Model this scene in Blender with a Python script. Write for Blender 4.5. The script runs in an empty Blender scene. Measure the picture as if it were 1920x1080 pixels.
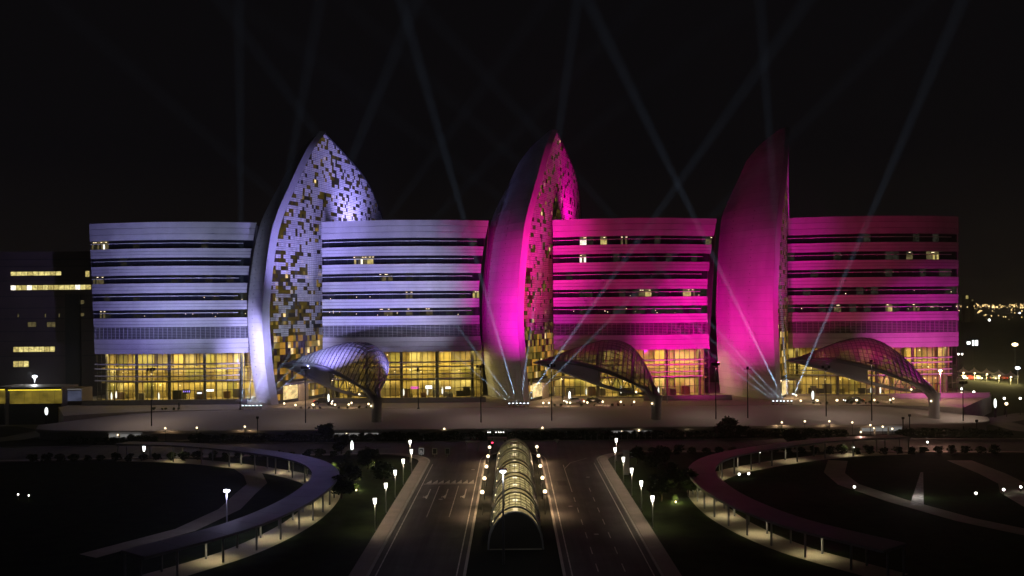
import bpy, math, random
from mathutils import Vector, Matrix
R = math.radians
sc = bpy.context.scene
col = sc.collection
random.seed(7)

# ------------------------------------------------------------------ camera
F = 1663.0                      # focal length in photo pixels (1920 wide)
CZ = 24.0                       # drone height above the forecourt
ROLL = R(0.5)
cd = bpy.data.cameras.new('camera'); cam = bpy.data.objects.new('camera', cd); col.objects.link(cam)
cd.sensor_width = 36; cd.lens = 36 * F / 1920; cd.shift_y = 40 / 1920; cd.clip_start = .5; cd.clip_end = 9000
cam.matrix_world = Matrix.Translation((0, 0, CZ)) @ Matrix.Rotation(R(90), 4, 'X') @ Matrix.Rotation(-ROLL, 4, 'Z')
sc.camera = cam
# ------------------------------------------------------------------ night sky
w = bpy.data.worlds.new('World'); sc.world = w; w.use_nodes = True
bg = w.node_tree.nodes['Background']
bg.inputs[1].default_value = 1.0
wt = w.node_tree; tc_ = wt.nodes.new('ShaderNodeTexCoord'); sp_ = wt.nodes.new('ShaderNodeSeparateXYZ'); cr_ = wt.nodes.new('ShaderNodeValToRGB')   # faint town glow low down
cr_.color_ramp.elements[0].position = .0; cr_.color_ramp.elements[0].color = (.0066, .0050, .0044, 1)
cr_.color_ramp.elements[1].position = .16; cr_.color_ramp.elements[1].color = (.0030, .0026, .0031, 1)
wt.links.new(tc_.outputs['Generated'], sp_.inputs[0]); wt.links.new(sp_.outputs['Z'], cr_.inputs[0]); wt.links.new(cr_.outputs[0], bg.inputs[0])
sc.view_settings.view_transform = 'Standard'; sc.view_settings.look = 'None'
sc.view_settings.exposure = 0; sc.view_settings.gamma = 1
sc.cycles.use_denoising = True
sc.cycles.max_bounces = 6; sc.cycles.diffuse_bounces = 2; sc.cycles.glossy_bounces = 2
sc.cycles.transmission_bounces = 4; sc.cycles.transparent_max_bounces = 12; sc.cycles.volume_bounces = 0
sc.cycles.sample_clamp_indirect = 2.0
sc.cycles.caustics_reflective = False; sc.cycles.caustics_refractive = False

VIOLET = (.38, .33, 1.0); COOL = (.60, .66, 1.0); MAGENTA = (1.0, .0, .42); FUCHSIA = (1.0, .0, .62)
CRIMSON = (1.0, .02, .16); WARM = (1.0, .81, .29); SODIUM = (1.0, .66, .36); BEAM = (.52, .72, 1.0)
GZ = -4.5                       # street level; forecourt is at 0

def at(px, py, Y):
    """world point seen at a photo pixel at distance Y (used for survey of the layout)"""
    u, v = px - 960, py - 580
    return Vector(((u * math.cos(ROLL) - v * math.sin(ROLL)) / F * Y, Y, CZ - (v * math.cos(ROLL) + u * math.sin(ROLL)) / F * Y))
def gp(px, py, z=GZ):
    v = (py - 580) * math.cos(ROLL) + (px - 960) * math.sin(ROLL)
    return at(px, py, F * (CZ - z) / v)

# ------------------------------------------------------------------ materials
def pmat(name, c, rough=.6, metal=0., noise=0., nscale=1., spec=.4, orand=0., stretch=None):
    m = bpy.data.materials.new(name); m.use_nodes = True; nt = m.node_tree
    b = nt.nodes['Principled BSDF']
    b.inputs['Base Color'].default_value = (*c, 1); b.inputs['Roughness'].default_value = rough
    b.inputs['Metallic'].default_value = metal; b.inputs['Specular IOR Level'].default_value = spec
    if noise > 0:
        tc = nt.nodes.new('ShaderNodeNewGeometry'); n = nt.nodes.new('ShaderNodeTexNoise')
        n.inputs['Scale'].default_value = nscale; n.inputs['Detail'].default_value = 5
        mr = nt.nodes.new('ShaderNodeMapRange'); mr.inputs[1].default_value = .3; mr.inputs[2].default_value = .7
        mr.inputs[3].default_value = 1 - noise; mr.inputs[4].default_value = 1 + noise
        mx = nt.nodes.new('ShaderNodeMix'); mx.data_type = 'RGBA'; mx.blend_type = 'MULTIPLY'; mx.inputs[0].default_value = 1
        mx.inputs[6].default_value = (*c, 1)
        fac = mr.outputs[0]
        nt.links.new(tc.outputs['Position'], n.inputs['Vector']); nt.links.new(n.outputs['Fac'], mr.inputs[0])
        if stretch:
            mp = nt.nodes.new('ShaderNodeMapping'); mp.inputs['Scale'].default_value = stretch; n2 = nt.nodes.new('ShaderNodeTexNoise'); n2.inputs['Scale'].default_value = 1; n2.inputs['Detail'].default_value = 3
            m_ = nt.nodes.new('ShaderNodeMapRange'); m_.inputs[1].default_value = .3; m_.inputs[2].default_value = .7; m_.inputs[3].default_value = 1-noise; m_.inputs[4].default_value = 1+noise
            mu = nt.nodes.new('ShaderNodeMath'); mu.operation = 'MULTIPLY'
            nt.links.new(tc.outputs['Position'], mp.inputs[0]); nt.links.new(mp.outputs[0], n2.inputs['Vector']); nt.links.new(n2.outputs['Fac'], m_.inputs[0]); nt.links.new(fac, mu.inputs[0]); nt.links.new(m_.outputs[0], mu.inputs[1]); fac = mu.outputs[0]
        if orand:
            oi = nt.nodes.new('ShaderNodeObjectInfo'); m_ = nt.nodes.new('ShaderNodeMapRange'); m_.inputs[3].default_value = 1-orand; m_.inputs[4].default_value = 1+orand
            mu = nt.nodes.new('ShaderNodeMath'); mu.operation = 'MULTIPLY'
            nt.links.new(oi.outputs['Random'], m_.inputs[0]); nt.links.new(fac, mu.inputs[0]); nt.links.new(m_.outputs[0], mu.inputs[1]); fac = mu.outputs[0]
        nt.links.new(fac, mx.inputs[7]); nt.links.new(mx.outputs[2], b.inputs['Base Color'])
    return m
def emat(name, c, s, light=False, pattern=0, pscale=(1, 1, 1)):
    m = bpy.data.materials.new(name); m.use_nodes = True; nt = m.node_tree
    nt.nodes.remove(nt.nodes['Principled BSDF'])
    e = nt.nodes.new('ShaderNodeEmission'); e.inputs[0].default_value = (*c, 1); e.inputs[1].default_value = s
    nt.links.new(e.outputs[0], nt.nodes['Material Output'].inputs['Surface'])
    if pattern:
        g = nt.nodes.new('ShaderNodeNewGeometry'); mp = nt.nodes.new('ShaderNodeMapping'); mp.inputs['Scale'].default_value = pscale
        n = nt.nodes.new('ShaderNodeTexNoise'); n.inputs['Scale'].default_value = 1; n.inputs['Detail'].default_value = 4
        mr = nt.nodes.new('ShaderNodeMapRange'); mr.inputs[1].default_value = .32; mr.inputs[2].default_value = .68
        mr.inputs[3].default_value = s * (1 - pattern); mr.inputs[4].default_value = s * (1 + pattern)
        nt.links.new(g.outputs['Position'], mp.inputs[0]); nt.links.new(mp.outputs[0], n.inputs['Vector'])
        nt.links.new(n.outputs['Fac'], mr.inputs[0]); nt.links.new(mr.outputs[0], e.inputs[1])
    m.cycles.emission_sampling = 'AUTO' if light else 'NONE'
    return m
def tmat(name, c, transp, rough=.2, tint=(1, 1, 1), kind='GLOSSY'):
    m = bpy.data.materials.new(name); m.use_nodes = True; nt = m.node_tree
    b = nt.nodes['Principled BSDF']; b.inputs['Base Color'].default_value = (*c, 1); b.inputs['Roughness'].default_value = rough
    t = nt.nodes.new('ShaderNodeBsdfTransparent'); t.inputs[0].default_value = (*tint, 1)
    mx = nt.nodes.new('ShaderNodeMixShader'); mx.inputs[0].default_value = transp
    nt.links.new(b.outputs[0], mx.inputs[1]); nt.links.new(t.outputs[0], mx.inputs[2])
    nt.links.new(mx.outputs[0], nt.nodes['Material Output'].inputs['Surface'])
    return m
M = {
 'clad': pmat('white_metal_cladding', (.50, .50, .50), .5, .0, .08, .35, .4, .07, (.25, .25, .02)),
 'shell': pmat('white_sail_cladding', (.62, .62, .62), .55, .0, .06, .3, .3, .05, (.5, .5, .04)),
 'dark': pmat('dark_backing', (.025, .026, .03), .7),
 'slat': pmat('grey_slat', (.30, .30, .31), .5),
 'rail': pmat('aluminium_tube', (.72, .72, .72), .35, .0),
 'roof': pmat('roof_membrane', (.10, .10, .10), .9, 0, .2, .2),
 'wglass': pmat('dark_window_glass', (.012, .014, .02), .12, 0, 0, 1, .6),
 'glass': tmat('clear_lobby_glass', (.02, .022, .02), .86, .08, (.95, .93, .82)),
 'frit': pmat('white_fritted_panel', (.64, .64, .64), .5, 0, .1, .8, .4, .2),
 'oliveglass': pmat('olive_glass', (.05, .045, .02), .15, 0, .3, .5),
 'och1': emat('dim_ochre_lit_glass', (.30, .21, .04), .18, pattern=.5, pscale=(.4, .4, .5)),
 'och2': emat('ochre_lit_glass', (.60, .40, .08), .30, pattern=.5, pscale=(.3, .3, .4)),
 'och3': emat('bright_lit_glass', (1.0, .72, .30), 1.0, pattern=.5, pscale=(.6, .6, .8)),
 'amber': emat('amber_lit_glass', (.85, .42, .06), .46, pattern=.45, pscale=(.25, .25, .3)),
 'purpleglass': pmat('dusky_glass', (.10, .07, .09), .2, 0, .2, .4),
 'lit1': emat('lit_room_window', (1.0, .80, .26), .52, pattern=.45, pscale=(1.2, .2, 1.6)),
 'offlit': emat('lit_office_window', (1.0, .84, .30), .80, pattern=.5, pscale=(.9, .2, 1.2)),
 'lit2': emat('dim_room_window', (.75, .60, .26), .13, pattern=.6, pscale=(1.0, .2, 1.5)),
 'lit3': emat('bright_room_window', (1.0, .93, .75), 1.5, pattern=.4, pscale=(1.5, .2, 1.5)),
 'lobbywall': pmat('ochre_lobby_wall', (.68, .56, .28), .7, 0, .25, .25),
 'lw2': pmat('tan_lobby_wall', (.50, .40, .24), .7, 0, .2, .4),
 'lw3': pmat('olive_lobby_wall', (.40, .38, .18), .7, 0, .2, .4),
 'lw4': pmat('brown_timber_wall', (.30, .17, .08), .6, 0, .2, .4),
 'lw5': pmat('cream_lobby_wall', (.74, .68, .50), .7, 0, .15, .4),
 'dimwin': emat('barely_lit_window', (.40, .38, .28), .035, pattern=.9, pscale=(1.4, .2, 2.2)),
 'lobbyfloor': pmat('lobby_stone_floor', (.45, .36, .22), .4, 0, .1, .6),
 'column': pmat('grey_column', (.30, .29, .29), .6),
 'mullion': pmat('bronze_mullion', (.05, .045, .035), .5),
 'bulb': emat('lamp_bulb_warm', (1.0, .78, .45), 4),
 'bulbw': emat('lamp_bulb_white', (.95, .97, 1.0), 2.5),
 'globe': emat('globe_lamp_glass', (1.0, .80, .52), 3.2),
 'lantern': emat('lantern_glass', (1.0, .96, .86), 6),
 'signw': emat('white_light_box', (.95, 1.0, .97), 2.6),
 'signp': emat('purple_light_box', (.42, .28, 1.0), 1.2),
 'signm': emat('magenta_light_box', (1.0, .15, .6), 1.2),
 'signf': emat('pale_sign_face', (.75, .72, .68), .22),
 'red': emat('red_signal_lens', (1.0, .03, .07), 6),
 'lens': emat('searchlight_lens', (.85, .93, 1.0), 6),
 'black': pmat('black_metal', (.015, .015, .016), .5),
 'steel': pmat('painted_steel', (.32, .32, .33), .45, .3),
 'concrete': pmat('pale_concrete', (.40, .37, .35), .8, 0, .10, .3),
 'deck': pmat('forecourt_roof_membrane', (.46, .42, .40), .85, 0, .07, .08),
 'plaza': pmat('plaza_paving', (.34, .29, .26), .75, 0, .15, .5),
 'asphalt': pmat('asphalt', (.088, .080, .077), .85, 0, .22, .22, .2, 0, (1.1, .05, 1)),
 'patch': pmat('fresh_asphalt_patch', (.045, .042, .042), .85, 0, .2, .5, .2),
 'patch2': pmat('old_asphalt_patch', (.095, .088, .082), .85, 0, .2, .5, .2),
 'pave': pmat('footway_paving', (.25, .21, .18), .85, 0, .12, .6),
 'kerb': pmat('kerbstone', (.36, .33, .30), .8, 0, .1, 1),
 'paint': pmat('road_paint', (.50, .48, .44), .8, 0, .38, 1.6, .2),
 'lawn': pmat('lawn', (.020, .030, .011), 1, 0, .35, .5, .03),
 'soil': pmat('night_ground', (.020, .021, .017), 1, 0, .4, .05, .03),
 'path': pmat('buff_path', (.42, .38, .28), .85, 0, .12, .5),
 'leaf': pmat('leaf', (.030, .045, .016), .8, 0, .4, 1.2, .15),
 'leaf2': pmat('bright_leaf', (.07, .10, .02), .7, 0, .4, 1.2),
 'bark': pmat('bark', (.07, .05, .035), .9),
 'canopy': tmat('perforated_canopy_skin', (.52, .52, .54), .18, .4),
 'rib': pmat('canopy_steel', (.22, .22, .24), .45, .2),
 'beam': pmat('canopy_beam_cladding', (.42, .40, .40), .45, .1),
 'tubeglass': tmat('walkway_glazing', (.55, .56, .46), .60, .35, (.95, .96, .85)),
 'tubeband': tmat('walkway_frosted_band', (.62, .60, .48), .34, .5, (1, .97, .84)),
 'tubemetal': pmat('walkway_panel', (.48, .47, .40), .5, 0, .08, .5),
 'pergola': pmat('pergola_roof', (.30, .29, .31), .7, 0, .1, .3),
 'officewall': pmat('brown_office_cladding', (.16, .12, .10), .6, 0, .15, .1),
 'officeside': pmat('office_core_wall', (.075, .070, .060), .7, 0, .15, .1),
 'carblack': pmat('dark_car_paint', (.01, .01, .012), .2, .3),
 'carwhite': pmat('pale_car_paint', (.5, .5, .5), .3),
 'carred': pmat('red_car_paint', (.25, .02, .02), .3),
 'tyre': pmat('tyre_rubber', (.012, .012, .012), .9),
 'head': emat('headlamp', (1.0, .96, .85), 10),
 'tail': emat('tail_lamp', (1.0, .05, .03), 5),
 'cloth1': pmat('dark_clothes', (.015, .015, .02), .9),
 'cloth2': pmat('white_robe', (.5, .5, .5), .9),
 'yellowstrip': emat('yellow_soffit_light', (1.0, .80, .05), 1.5),
 'yellowwall': emat('yellow_lit_glazing', (.50, .36, .05), .32, pattern=.5, pscale=(.3, .3, .6)),
 'greywall': emat('grey_lit_glazing', (.20, .22, .36), .25, pattern=.5, pscale=(.3, .3, .6)),
 'sodium': emat('sodium_lamp', (1.0, .72, .42), 8),
 'whitelamp': emat('led_street_lamp', (.82, .86, 1.0), 10),
 'city': emat('distant_lamp', (1.0, .66, .26), 3.0, pattern=.9, pscale=(.02, .02, .02)),
 'shade': pmat('tent_fabric', (.55, .50, .40), .9),
}

# ------------------------------------------------------------------ mesh helpers
BASE = {}
def root(name, label, cat, loc=(0, 0, 0), group=None):
    o = bpy.data.objects.new(name, None); col.objects.link(o); o.location = loc; o.empty_display_size = .5
    o['label'] = label; o['category'] = cat
    if group: o['group'] = group
    BASE[o.name] = Vector(loc); return o
def tag(o, label=None, cat=None, group=None, kind=None):
    if label: o['label'] = label
    if cat: o['category'] = cat
    if group: o['group'] = group
    if kind: o['kind'] = kind
    return o
class MB:
    def __init__(s): s.v = []; s.f = []; s.m = []
    def quad(s, a, b, c, d, mi=0):
        n = len(s.v); s.v += [tuple(a), tuple(b), tuple(c), tuple(d)]; s.f.append((n, n+1, n+2, n+3)); s.m.append(mi); return s
    def tri(s, a, b, c, mi=0):
        n = len(s.v); s.v += [tuple(a), tuple(b), tuple(c)]; s.f.append((n, n+1, n+2)); s.m.append(mi); return s
    def box(s, a, b, mi=0):
        x0, y0, z0 = a; x1, y1, z1 = b; n = len(s.v)
        s.v += [(x, y, z) for z in (z0, z1) for y in (y0, y1) for x in (x0, x1)]
        s.f += [tuple(n+i for i in q) for q in ((0, 2, 3, 1), (4, 5, 7, 6), (0, 1, 5, 4), (2, 6, 7, 3), (0, 4, 6, 2), (1, 3, 7, 5))]; s.m += [mi]*6
        return s
    def grid(s, rows, mi=0, closed=False):
        n = len(s.v); k = len(rows[0])
        for r in rows: s.v += [tuple(p) for p in r]
        for i in range(len(rows)-1):
            for j in range(k if closed else k-1):
                j2 = (j+1) % k
                s.f.append((n+i*k+j, n+i*k+j2, n+(i+1)*k+j2, n+(i+1)*k+j)); s.m.append(mi)
        return s
    def cap(s, pts, mi=0):
        n = len(s.v); s.v += [tuple(p) for p in pts]; s.f.append(tuple(range(n, n+len(pts)))); s.m.append(mi); return s
    def tube(s, pts, r, k=6, mi=0, caps=True):
        pts = [Vector(p) for p in pts]; rows = []
        rr = r if isinstance(r, (list, tuple)) else [r]*len(pts)
        for i, p in enumerate(pts):
            d = (pts[min(i+1, len(pts)-1)] - pts[max(i-1, 0)]).normalized()
            up = Vector((0, 0, 1)) if abs(d.z) < .95 else Vector((0, 1, 0))
            a = d.cross(up).normalized(); b = a.cross(d)
            rows.append([p + (a*math.cos(t) + b*math.sin(t))*rr[i] for t in [2*math.pi*j/k for j in range(k)]])
        s.grid(rows, mi, True)
        if caps: s.cap(rows[0][::-1], mi); s.cap(rows[-1], mi)
        return s
    def lathe(s, c, prof, k=8, mi=0, sy=1.):
        c = Vector(c)
        s.grid([[c + Vector((r*math.cos(t), sy*r*math.sin(t), z)) for t in [2*math.pi*j/k for j in range(k)]] for r, z in prof], mi, True); return s
    def ball(s, c, r, k=8, n=5, mi=0, sz=1.):
        return s.lathe(c, [(max(.001, r*math.sin(math.pi*i/n)), -sz*r*math.cos(math.pi*i/n)) for i in range(n+1)], k, mi)
    def strip(s, lo, hi, thick):
        """closed band: lists lo/hi of points along the band, thick = vector to the back"""
        rows = [[Vector(a), Vector(b), Vector(b)+thick, Vector(a)+thick] for a, b in zip(lo, hi)]
        s.grid(rows, 0, True); s.cap(rows[0][::-1]); s.cap(rows[-1]); return s
    def mesh(s, name, mats, off=Vector((0, 0, 0)), smooth=False):
        me = bpy.data.meshes.new(name)
        me.from_pydata([(x-off[0], y-off[1], z-off[2]) for x, y, z in s.v], [], s.f)
        for m in (mats if isinstance(mats, (list, tuple)) else [mats]): me.materials.append(M[m])
        if any(s.m): me.polygons.foreach_set('material_index', s.m)
        if smooth: me.polygons.foreach_set('use_smooth', [True]*len(me.polygons))
        me.update(); return me
    def build(s, name, mats, parent=None, smooth=False):
        off = BASE.get(parent.name, Vector((0, 0, 0))) if parent else Vector((0, 0, 0))
        o = bpy.data.objects.new(name, s.mesh(name, mats, off, smooth)); col.objects.link(o)
        if parent: o.parent = parent; BASE[o.name] = off
        return o
def inst(name, me, parent, loc, rz=0, scale=(1, 1, 1)):
    o = bpy.data.objects.new(name, me); col.objects.link(o); o.parent = parent
    o.location = Vector(loc) - (BASE.get(parent.name, Vector((0, 0, 0))) if parent else Vector((0, 0, 0)))
    o.rotation_euler = (0, 0, rz); o.scale = scale; return o
def copy_tree(o, loc=None, parent=None, label=None, rz=0):
    c = o.copy(); col.objects.link(c)
    if parent: c.parent = parent
    if loc is not None: c.location = loc; c.rotation_euler.z = rz
    if label: c['label'] = label
    for ch in o.children: copy_tree(ch, parent=c)
    return c
def lamp(kind, name, loc, energy, color, parent=None, aim=None, size=60, blend=.8, soft=.3, sx=1, sy=1):
    l = bpy.data.lights.new(name, kind); l.energy = energy; l.color = color
    if kind == 'SPOT': l.spot_size = R(size); l.spot_blend = blend; l.shadow_soft_size = soft
    elif kind == 'POINT': l.shadow_soft_size = soft
    elif kind == 'AREA': l.shape = 'RECTANGLE'; l.size = sx; l.size_y = sy
    o = bpy.data.objects.new(name, l); col.objects.link(o)
    o.location = Vector(loc) - (BASE.get(parent.name, Vector((0, 0, 0))) if parent else Vector((0, 0, 0)))
    if aim is not None: o.rotation_euler = (Vector(aim) - Vector(loc)).to_track_quat('-Z', 'Y').to_euler()
    if parent: o.parent = parent
    return o
def interp(tab, x):
    if x <= tab[0][0]: return tab[0][1]
    for (a, b), (c, d) in zip(tab, tab[1:]):
        if x <= c: return b + (d-b)*(x-a)/(c-a)
    return tab[-1][1]
def smooth_tab(tab, n=12):
    xs = [p[0] for p in tab]; out = []
    for i in range(len(tab)-1):
        p0 = tab[max(i-1, 0)]; p1 = tab[i]; p2 = tab[i+1]; p3 = tab[min(i+2, len(tab)-1)]
        for k in range(n):
            t = k/n; q = []
            for d in range(len(p1)):
                a, b, c, e = p0[d], p1[d], p2[d], p3[d]
                q.append(.5*((2*b) + (-a+c)*t + (2*a-5*b+4*c-e)*t*t + (-a+3*b-3*c+e)*t**3))
            out.append(tuple(q))
    out.append(tuple(tab[-1])); return out

# ================================================================== SETTING: ground, roads, forecourt
g = MB().box((-2500, -55, GZ-.6), (2500, 2950, GZ)); tag(g.build('ground', 'soil'), kind='structure')
def sheet(name, pts, z, mat):
    o = MB().cap([(x, y, z) for x, y in pts]).build(name, mat); return tag(o, kind='structure')
# cross road and the two carriageways that leave it on both sides of the walkway
def arc(cx, cy, r, a0, a1, n=10): return [(cx + r*math.cos(R(a0+(a1-a0)*i/n)), cy + r*math.sin(R(a0+(a1-a0)*i/n))) for i in range(n+1)]
RY0, RY1 = 176.5, 191.5
def road_outline(s):
    p = [(5.5, 60), (15.6, 60), (15.6, 166)]
    p += [(15.6 + 10 - 10*math.cos(R(a)), 166 + 10*math.sin(R(a))) for a in range(9, 91, 9)]
    p += [(230, RY0-14), (230, RY1-14), (120, RY1-4), (60, RY1), (0, RY1), (0, RY0)]
    p += [(2.0, RY0)] + [(2.0 + 3.5*math.sin(R(a)), RY0 - 9 + 9*math.cos(R(a))) for a in range(0, 91, 9)]
    return [(s*x, y) for x, y in (p if s > 0 else p[::-1])]
for s in (-1, 1): sheet('road', road_outline(s), GZ+.012, 'asphalt')
# kerbs + footways (raised)
def ribbon(name, pts, wid, z0, z1, mat, kind='structure', parent=None):
    pts = [Vector((x, y)) for x, y in pts]; L = []; Rr = []
    for i, p in enumerate(pts):
        d = (pts[min(i+1, len(pts)-1)] - pts[max(i-1, 0)]).normalized(); n = Vector((-d.y, d.x))
        L.append(p + n*wid/2); Rr.append(p - n*wid/2)
    mb = MB(); rows = [[(a.x, a.y, z0), (a.x, a.y, z1), (b.x, b.y, z1), (b.x, b.y, z0)] for a, b in zip(L, Rr)]
    mb.grid(rows, 0, True); mb.cap(rows[0][::-1]); mb.cap(rows[-1])
    o = mb.build(name, mat, parent)
    if kind: tag(o, kind=kind)
    return o
for s in (-1, 1):
    outer = [(15.6, 62), (15.6, 166)] + [(25.6 - 10*math.cos(R(a)), 166 + 10*math.sin(R(a))) for a in range(9, 91, 9)] + [(60, RY0-2.2), (120, RY0-7), (215, RY0-13)]
    inner = [(5.5, 62), (5.5, RY0-9)] + [(2.0 + 3.5*math.sin(R(90-a)), RY0-9+9*math.cos(R(90-a))) for a in range(9, 91, 9)]
    off = lambda pts, d: [(s*(x + d), y) for x, y in pts]
    ribbon('kerb', off(outer, .15), .3, GZ-.1, GZ+.14, 'kerb')
    ribbon('footway', off(outer, 1.25), 1.8, GZ-.1, GZ+.12, 'pave')
    ribbon('kerb', off(inner, -.15), .3, GZ-.1, GZ+.14, 'kerb')
    ribbon('kerb', [(s*x, y) for x, y in [(2, RY1+.15), (60, RY1+.15), (120, RY1-3.9), (225, RY1-13.5)]], .3, GZ-.1, GZ+.14, 'kerb')
    # painted lines
    zp = GZ+.018
    ribbon('edge_line', [(s*x, y) for x, y in [(14.9, 62), (14.9, 164)]], .14, zp-.002, zp, 'paint')
    ribbon('edge_line', [(s*x, y) for x, y in [(6.2, 62), (6.2, RY0-9)] + [(3.2 + 3.0*math.sin(R(90-a)), RY0-9+7.8*math.sin(R(a))) for a in range(9, 80, 9)]], .14, zp-.002, zp, 'paint')
for y0 in range(96, 160, 7):
    for x in ((9.1,) if y0 > 140 else (9.1, 12.0)): ribbon('lane_line', [(x, y0), (x, y0+3)], .12, zp-.002, zp, 'paint')
for x in (-8.9, -12): ribbon('lane_line', [(x, 122), (x, 143.5)], .12, zp-.002, zp, 'paint')
ribbon('lane_line', [(9.1, 140), (9.1, 158), (10.5, 164), (14, 169)], .12, zp-.002, zp, 'paint')
ribbon('stop_line', [(-14.7, 145.2), (-6.4, 145.2)], .3, zp-.002, zp, 'paint')
for k in range(8):
    x = -14.4 + k*1.0; mb = MB(); mb.tri((x, 145.7, zp), (x+.9, 145.7, zp), (x+.72, 148.6, zp)); tag(mb.build('give_way_triangle', 'paint'), kind='structure')
for x in (-13.2, -10.4, -7.5):
    mb = MB(); mb.quad((x-.08, 134, zp), (x+.08, 134, zp), (x+.08, 141, zp), (x-.08, 141, zp))
    mb.tri((x-.5, 135.2, zp), (x-.08, 134.2, zp), (x-.08, 136.4, zp)); mb.quad((x-.6, 134.6, zp), (x-.6, 135.8, zp), (x-.5, 135.8, zp), (x-.5, 134.6, zp))
    tag(mb.build('lane_arrow', 'paint'), kind='structure')
# worn patches, drain covers
rp = random.Random(12)
for x, y0, L_, W2 in ((-9.8, 126, 9, 1.6), (-13.4, 152, 5, 1.3), (11.2, 119, 12, 1.4), (8.0, 143, 4, 1.5), (13.6, 132, 6, 1.1), (-30, 184, 1.6, 9), (24, 182, 1.5, 12), (-7.6, 111, 6, 1.2)):
    tag(MB().quad((x-W2/2, y0, GZ+.0145), (x+W2/2, y0, GZ+.0145), (x+W2/2, y0+L_, GZ+.0145), (x-W2/2, y0+L_, GZ+.0145)).build('asphalt_patch', rp.choice(['patch', 'patch2'])), kind='structure')
for x, y0 in ((-11, 133.5), (8.2, 128), (12.6, 150), (-7.2, 158), (10.4, 112)):
    tag(MB().cap([(x+.34*math.cos(t*math.pi/6), y0+.34*math.sin(t*math.pi/6), GZ+.0155) for t in range(12)]).build('drain_cover', 'steel'), kind='structure')
# lawns, round parks
PERG = [p for p in smooth_tab([(76, 172.5), (61, 169), (45.5, 160), (35, 150.5), (29.6, 139.5), (28.4, 128), (29.4, 116), (33, 104), (40, 93)], 8)]
for s in (-1, 1):
    sheet('park_lawn', [(s*x, y) for x, y in ((17.8, 60), (110, 60), (110, 166), (40, 171), (24, 171), (17.8, 163))][::s], GZ+.008, 'lawn')
    ribbon('ring_path', [(s*x, y) for x, y in PERG], 4.4, GZ, GZ+.02, 'path')
ribbon('park_path', [(-50, 163), (-45.5, 155), (-42.5, 147), (-42.0, 139), (-41.0, 128), (-43, 116), (-50, 104)], 3.2, GZ, GZ+.03, 'path')
ribbon('park_path', [(82, 163), (81, 150), (79.5, 141), (76, 134), (74, 124)], 4.4, GZ, GZ+.03, 'path')
ribbon('park_path', [(60, 164), (55, 152), (53.6, 142), (56, 130), (60, 118), (66, 108)], 3.4, GZ, GZ+.03, 'path')
mb = MB(); mb.cap([(p.x, p.y, GZ+.04) for p in (gp(1706, 948), gp(1732, 948), gp(1731, 886), gp(1726, 886))]); tag(mb.build('path_wedge', 'paint'), kind='structure')

# forecourt roof: lens-shaped membrane deck that falls from the plaza towards the street
backc = smooth_tab([(-108.5, 203, -1.75), (-104, 208, -1.3), (-96, 212.5, -.7), (-84, 216, -.2), (-62, 217, -.02), (0, 217, -.02), (62, 217, -.02), (84, 216, -.2), (96, 212.5, -.7), (104, 208, -1.3), (108.5, 203, -1.75)], 6)
frontc = smooth_tab([(-108.5, 202.4, -1.85), (-106.5, 199.5, -2.05), (-98, 197.3, -2.1), (-78, 195.8, -2.1), (-50, 195.0, -2.1), (0, 194.6, -2.1), (50, 195.0, -2.1), (78, 195.8, -2.1), (98, 197.3, -2.1), (106.5, 199.5, -2.05), (108.5, 202.4, -1.85)], 6)
rows = []
for a, b in zip(backc, frontc):
    A, B = Vector(a), Vector(b); r_ = []
    for i in range(7):
        t = i/6; p = A.lerp(B, t); p.z += .28*math.sin(math.pi*t); r_.append(p)
    rows.append(r_)
mb = MB(); mb.grid(rows); 
mb.grid([[r[-1], r[-1]+Vector((0, -.12, -.1)), r[-1]+Vector((0, -.12, -.75)), r[-1]+Vector((0, .3, -.8))] for r in rows])
tag(mb.build('forecourt_deck', 'deck', smooth=True), kind='structure')
mb = MB(); mb.grid([[r[-1]+Vector((0, 1.2, -.7)), Vector((r[-1].x, r[-1].y+1.2, GZ))] for r in rows]); tag(mb.build('forecourt_retaining_wall', 'concrete'), kind='structure')
mb = MB(); pz = [(-118, 285), (-122, 237)] + [(p[0], p[1]+.1) for p in backc[5:-5]] + [(128, 237), (126, 285)]
mb.cap([(x, y, 0) for x, y in pz]); n = len(pz)
mb.grid([[(x, y, 0), (x, y, GZ)] for x, y in pz + [pz[0]]])
tag(mb.build('plaza', 'plaza'), kind='structure')
# underside of the deck edge: lit entrances to the drop-off below
def entrance(px0, px1, label):
    a = at(px0, 802, 196.2); b = at(px1, 802, 196.2)
    o = root('drop_off_entrance', label, 'entrance', (a.x, 195.2, GZ))
    MB().box((a.x, 195.75, -3.6), (b.x, 195.95, -2.55)).build('light_panel', 'signf', o)
    MB().box((a.x-.2, 195.5, -2.75), (b.x+.2, 195.74, -2.6)).build('lintel', 'steel', o)
    for t in (0, .33, .66, 1): 
        x = a.x + (b.x-a.x)*t; MB().box((x-.15, 195.45, GZ), (x+.15, 195.73, -2.76)).build('pier', 'concrete', o)
    MB().ball((a.x+(b.x-a.x)*.3, 195.3, -2.9), .16).build('bulb', 'bulb', o)
    return o
entrance(625, 712, 'lit drop-off opening under the deck edge by the violet canopy column')
entrance(205, 268, 'lit drop-off opening under the deck near its pointed left end')
entrance(1140, 1222, 'lit drop-off opening below the middle canopy column')
entrance(1612, 1690, 'lit drop-off opening under the deck below the right canopy')

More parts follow.
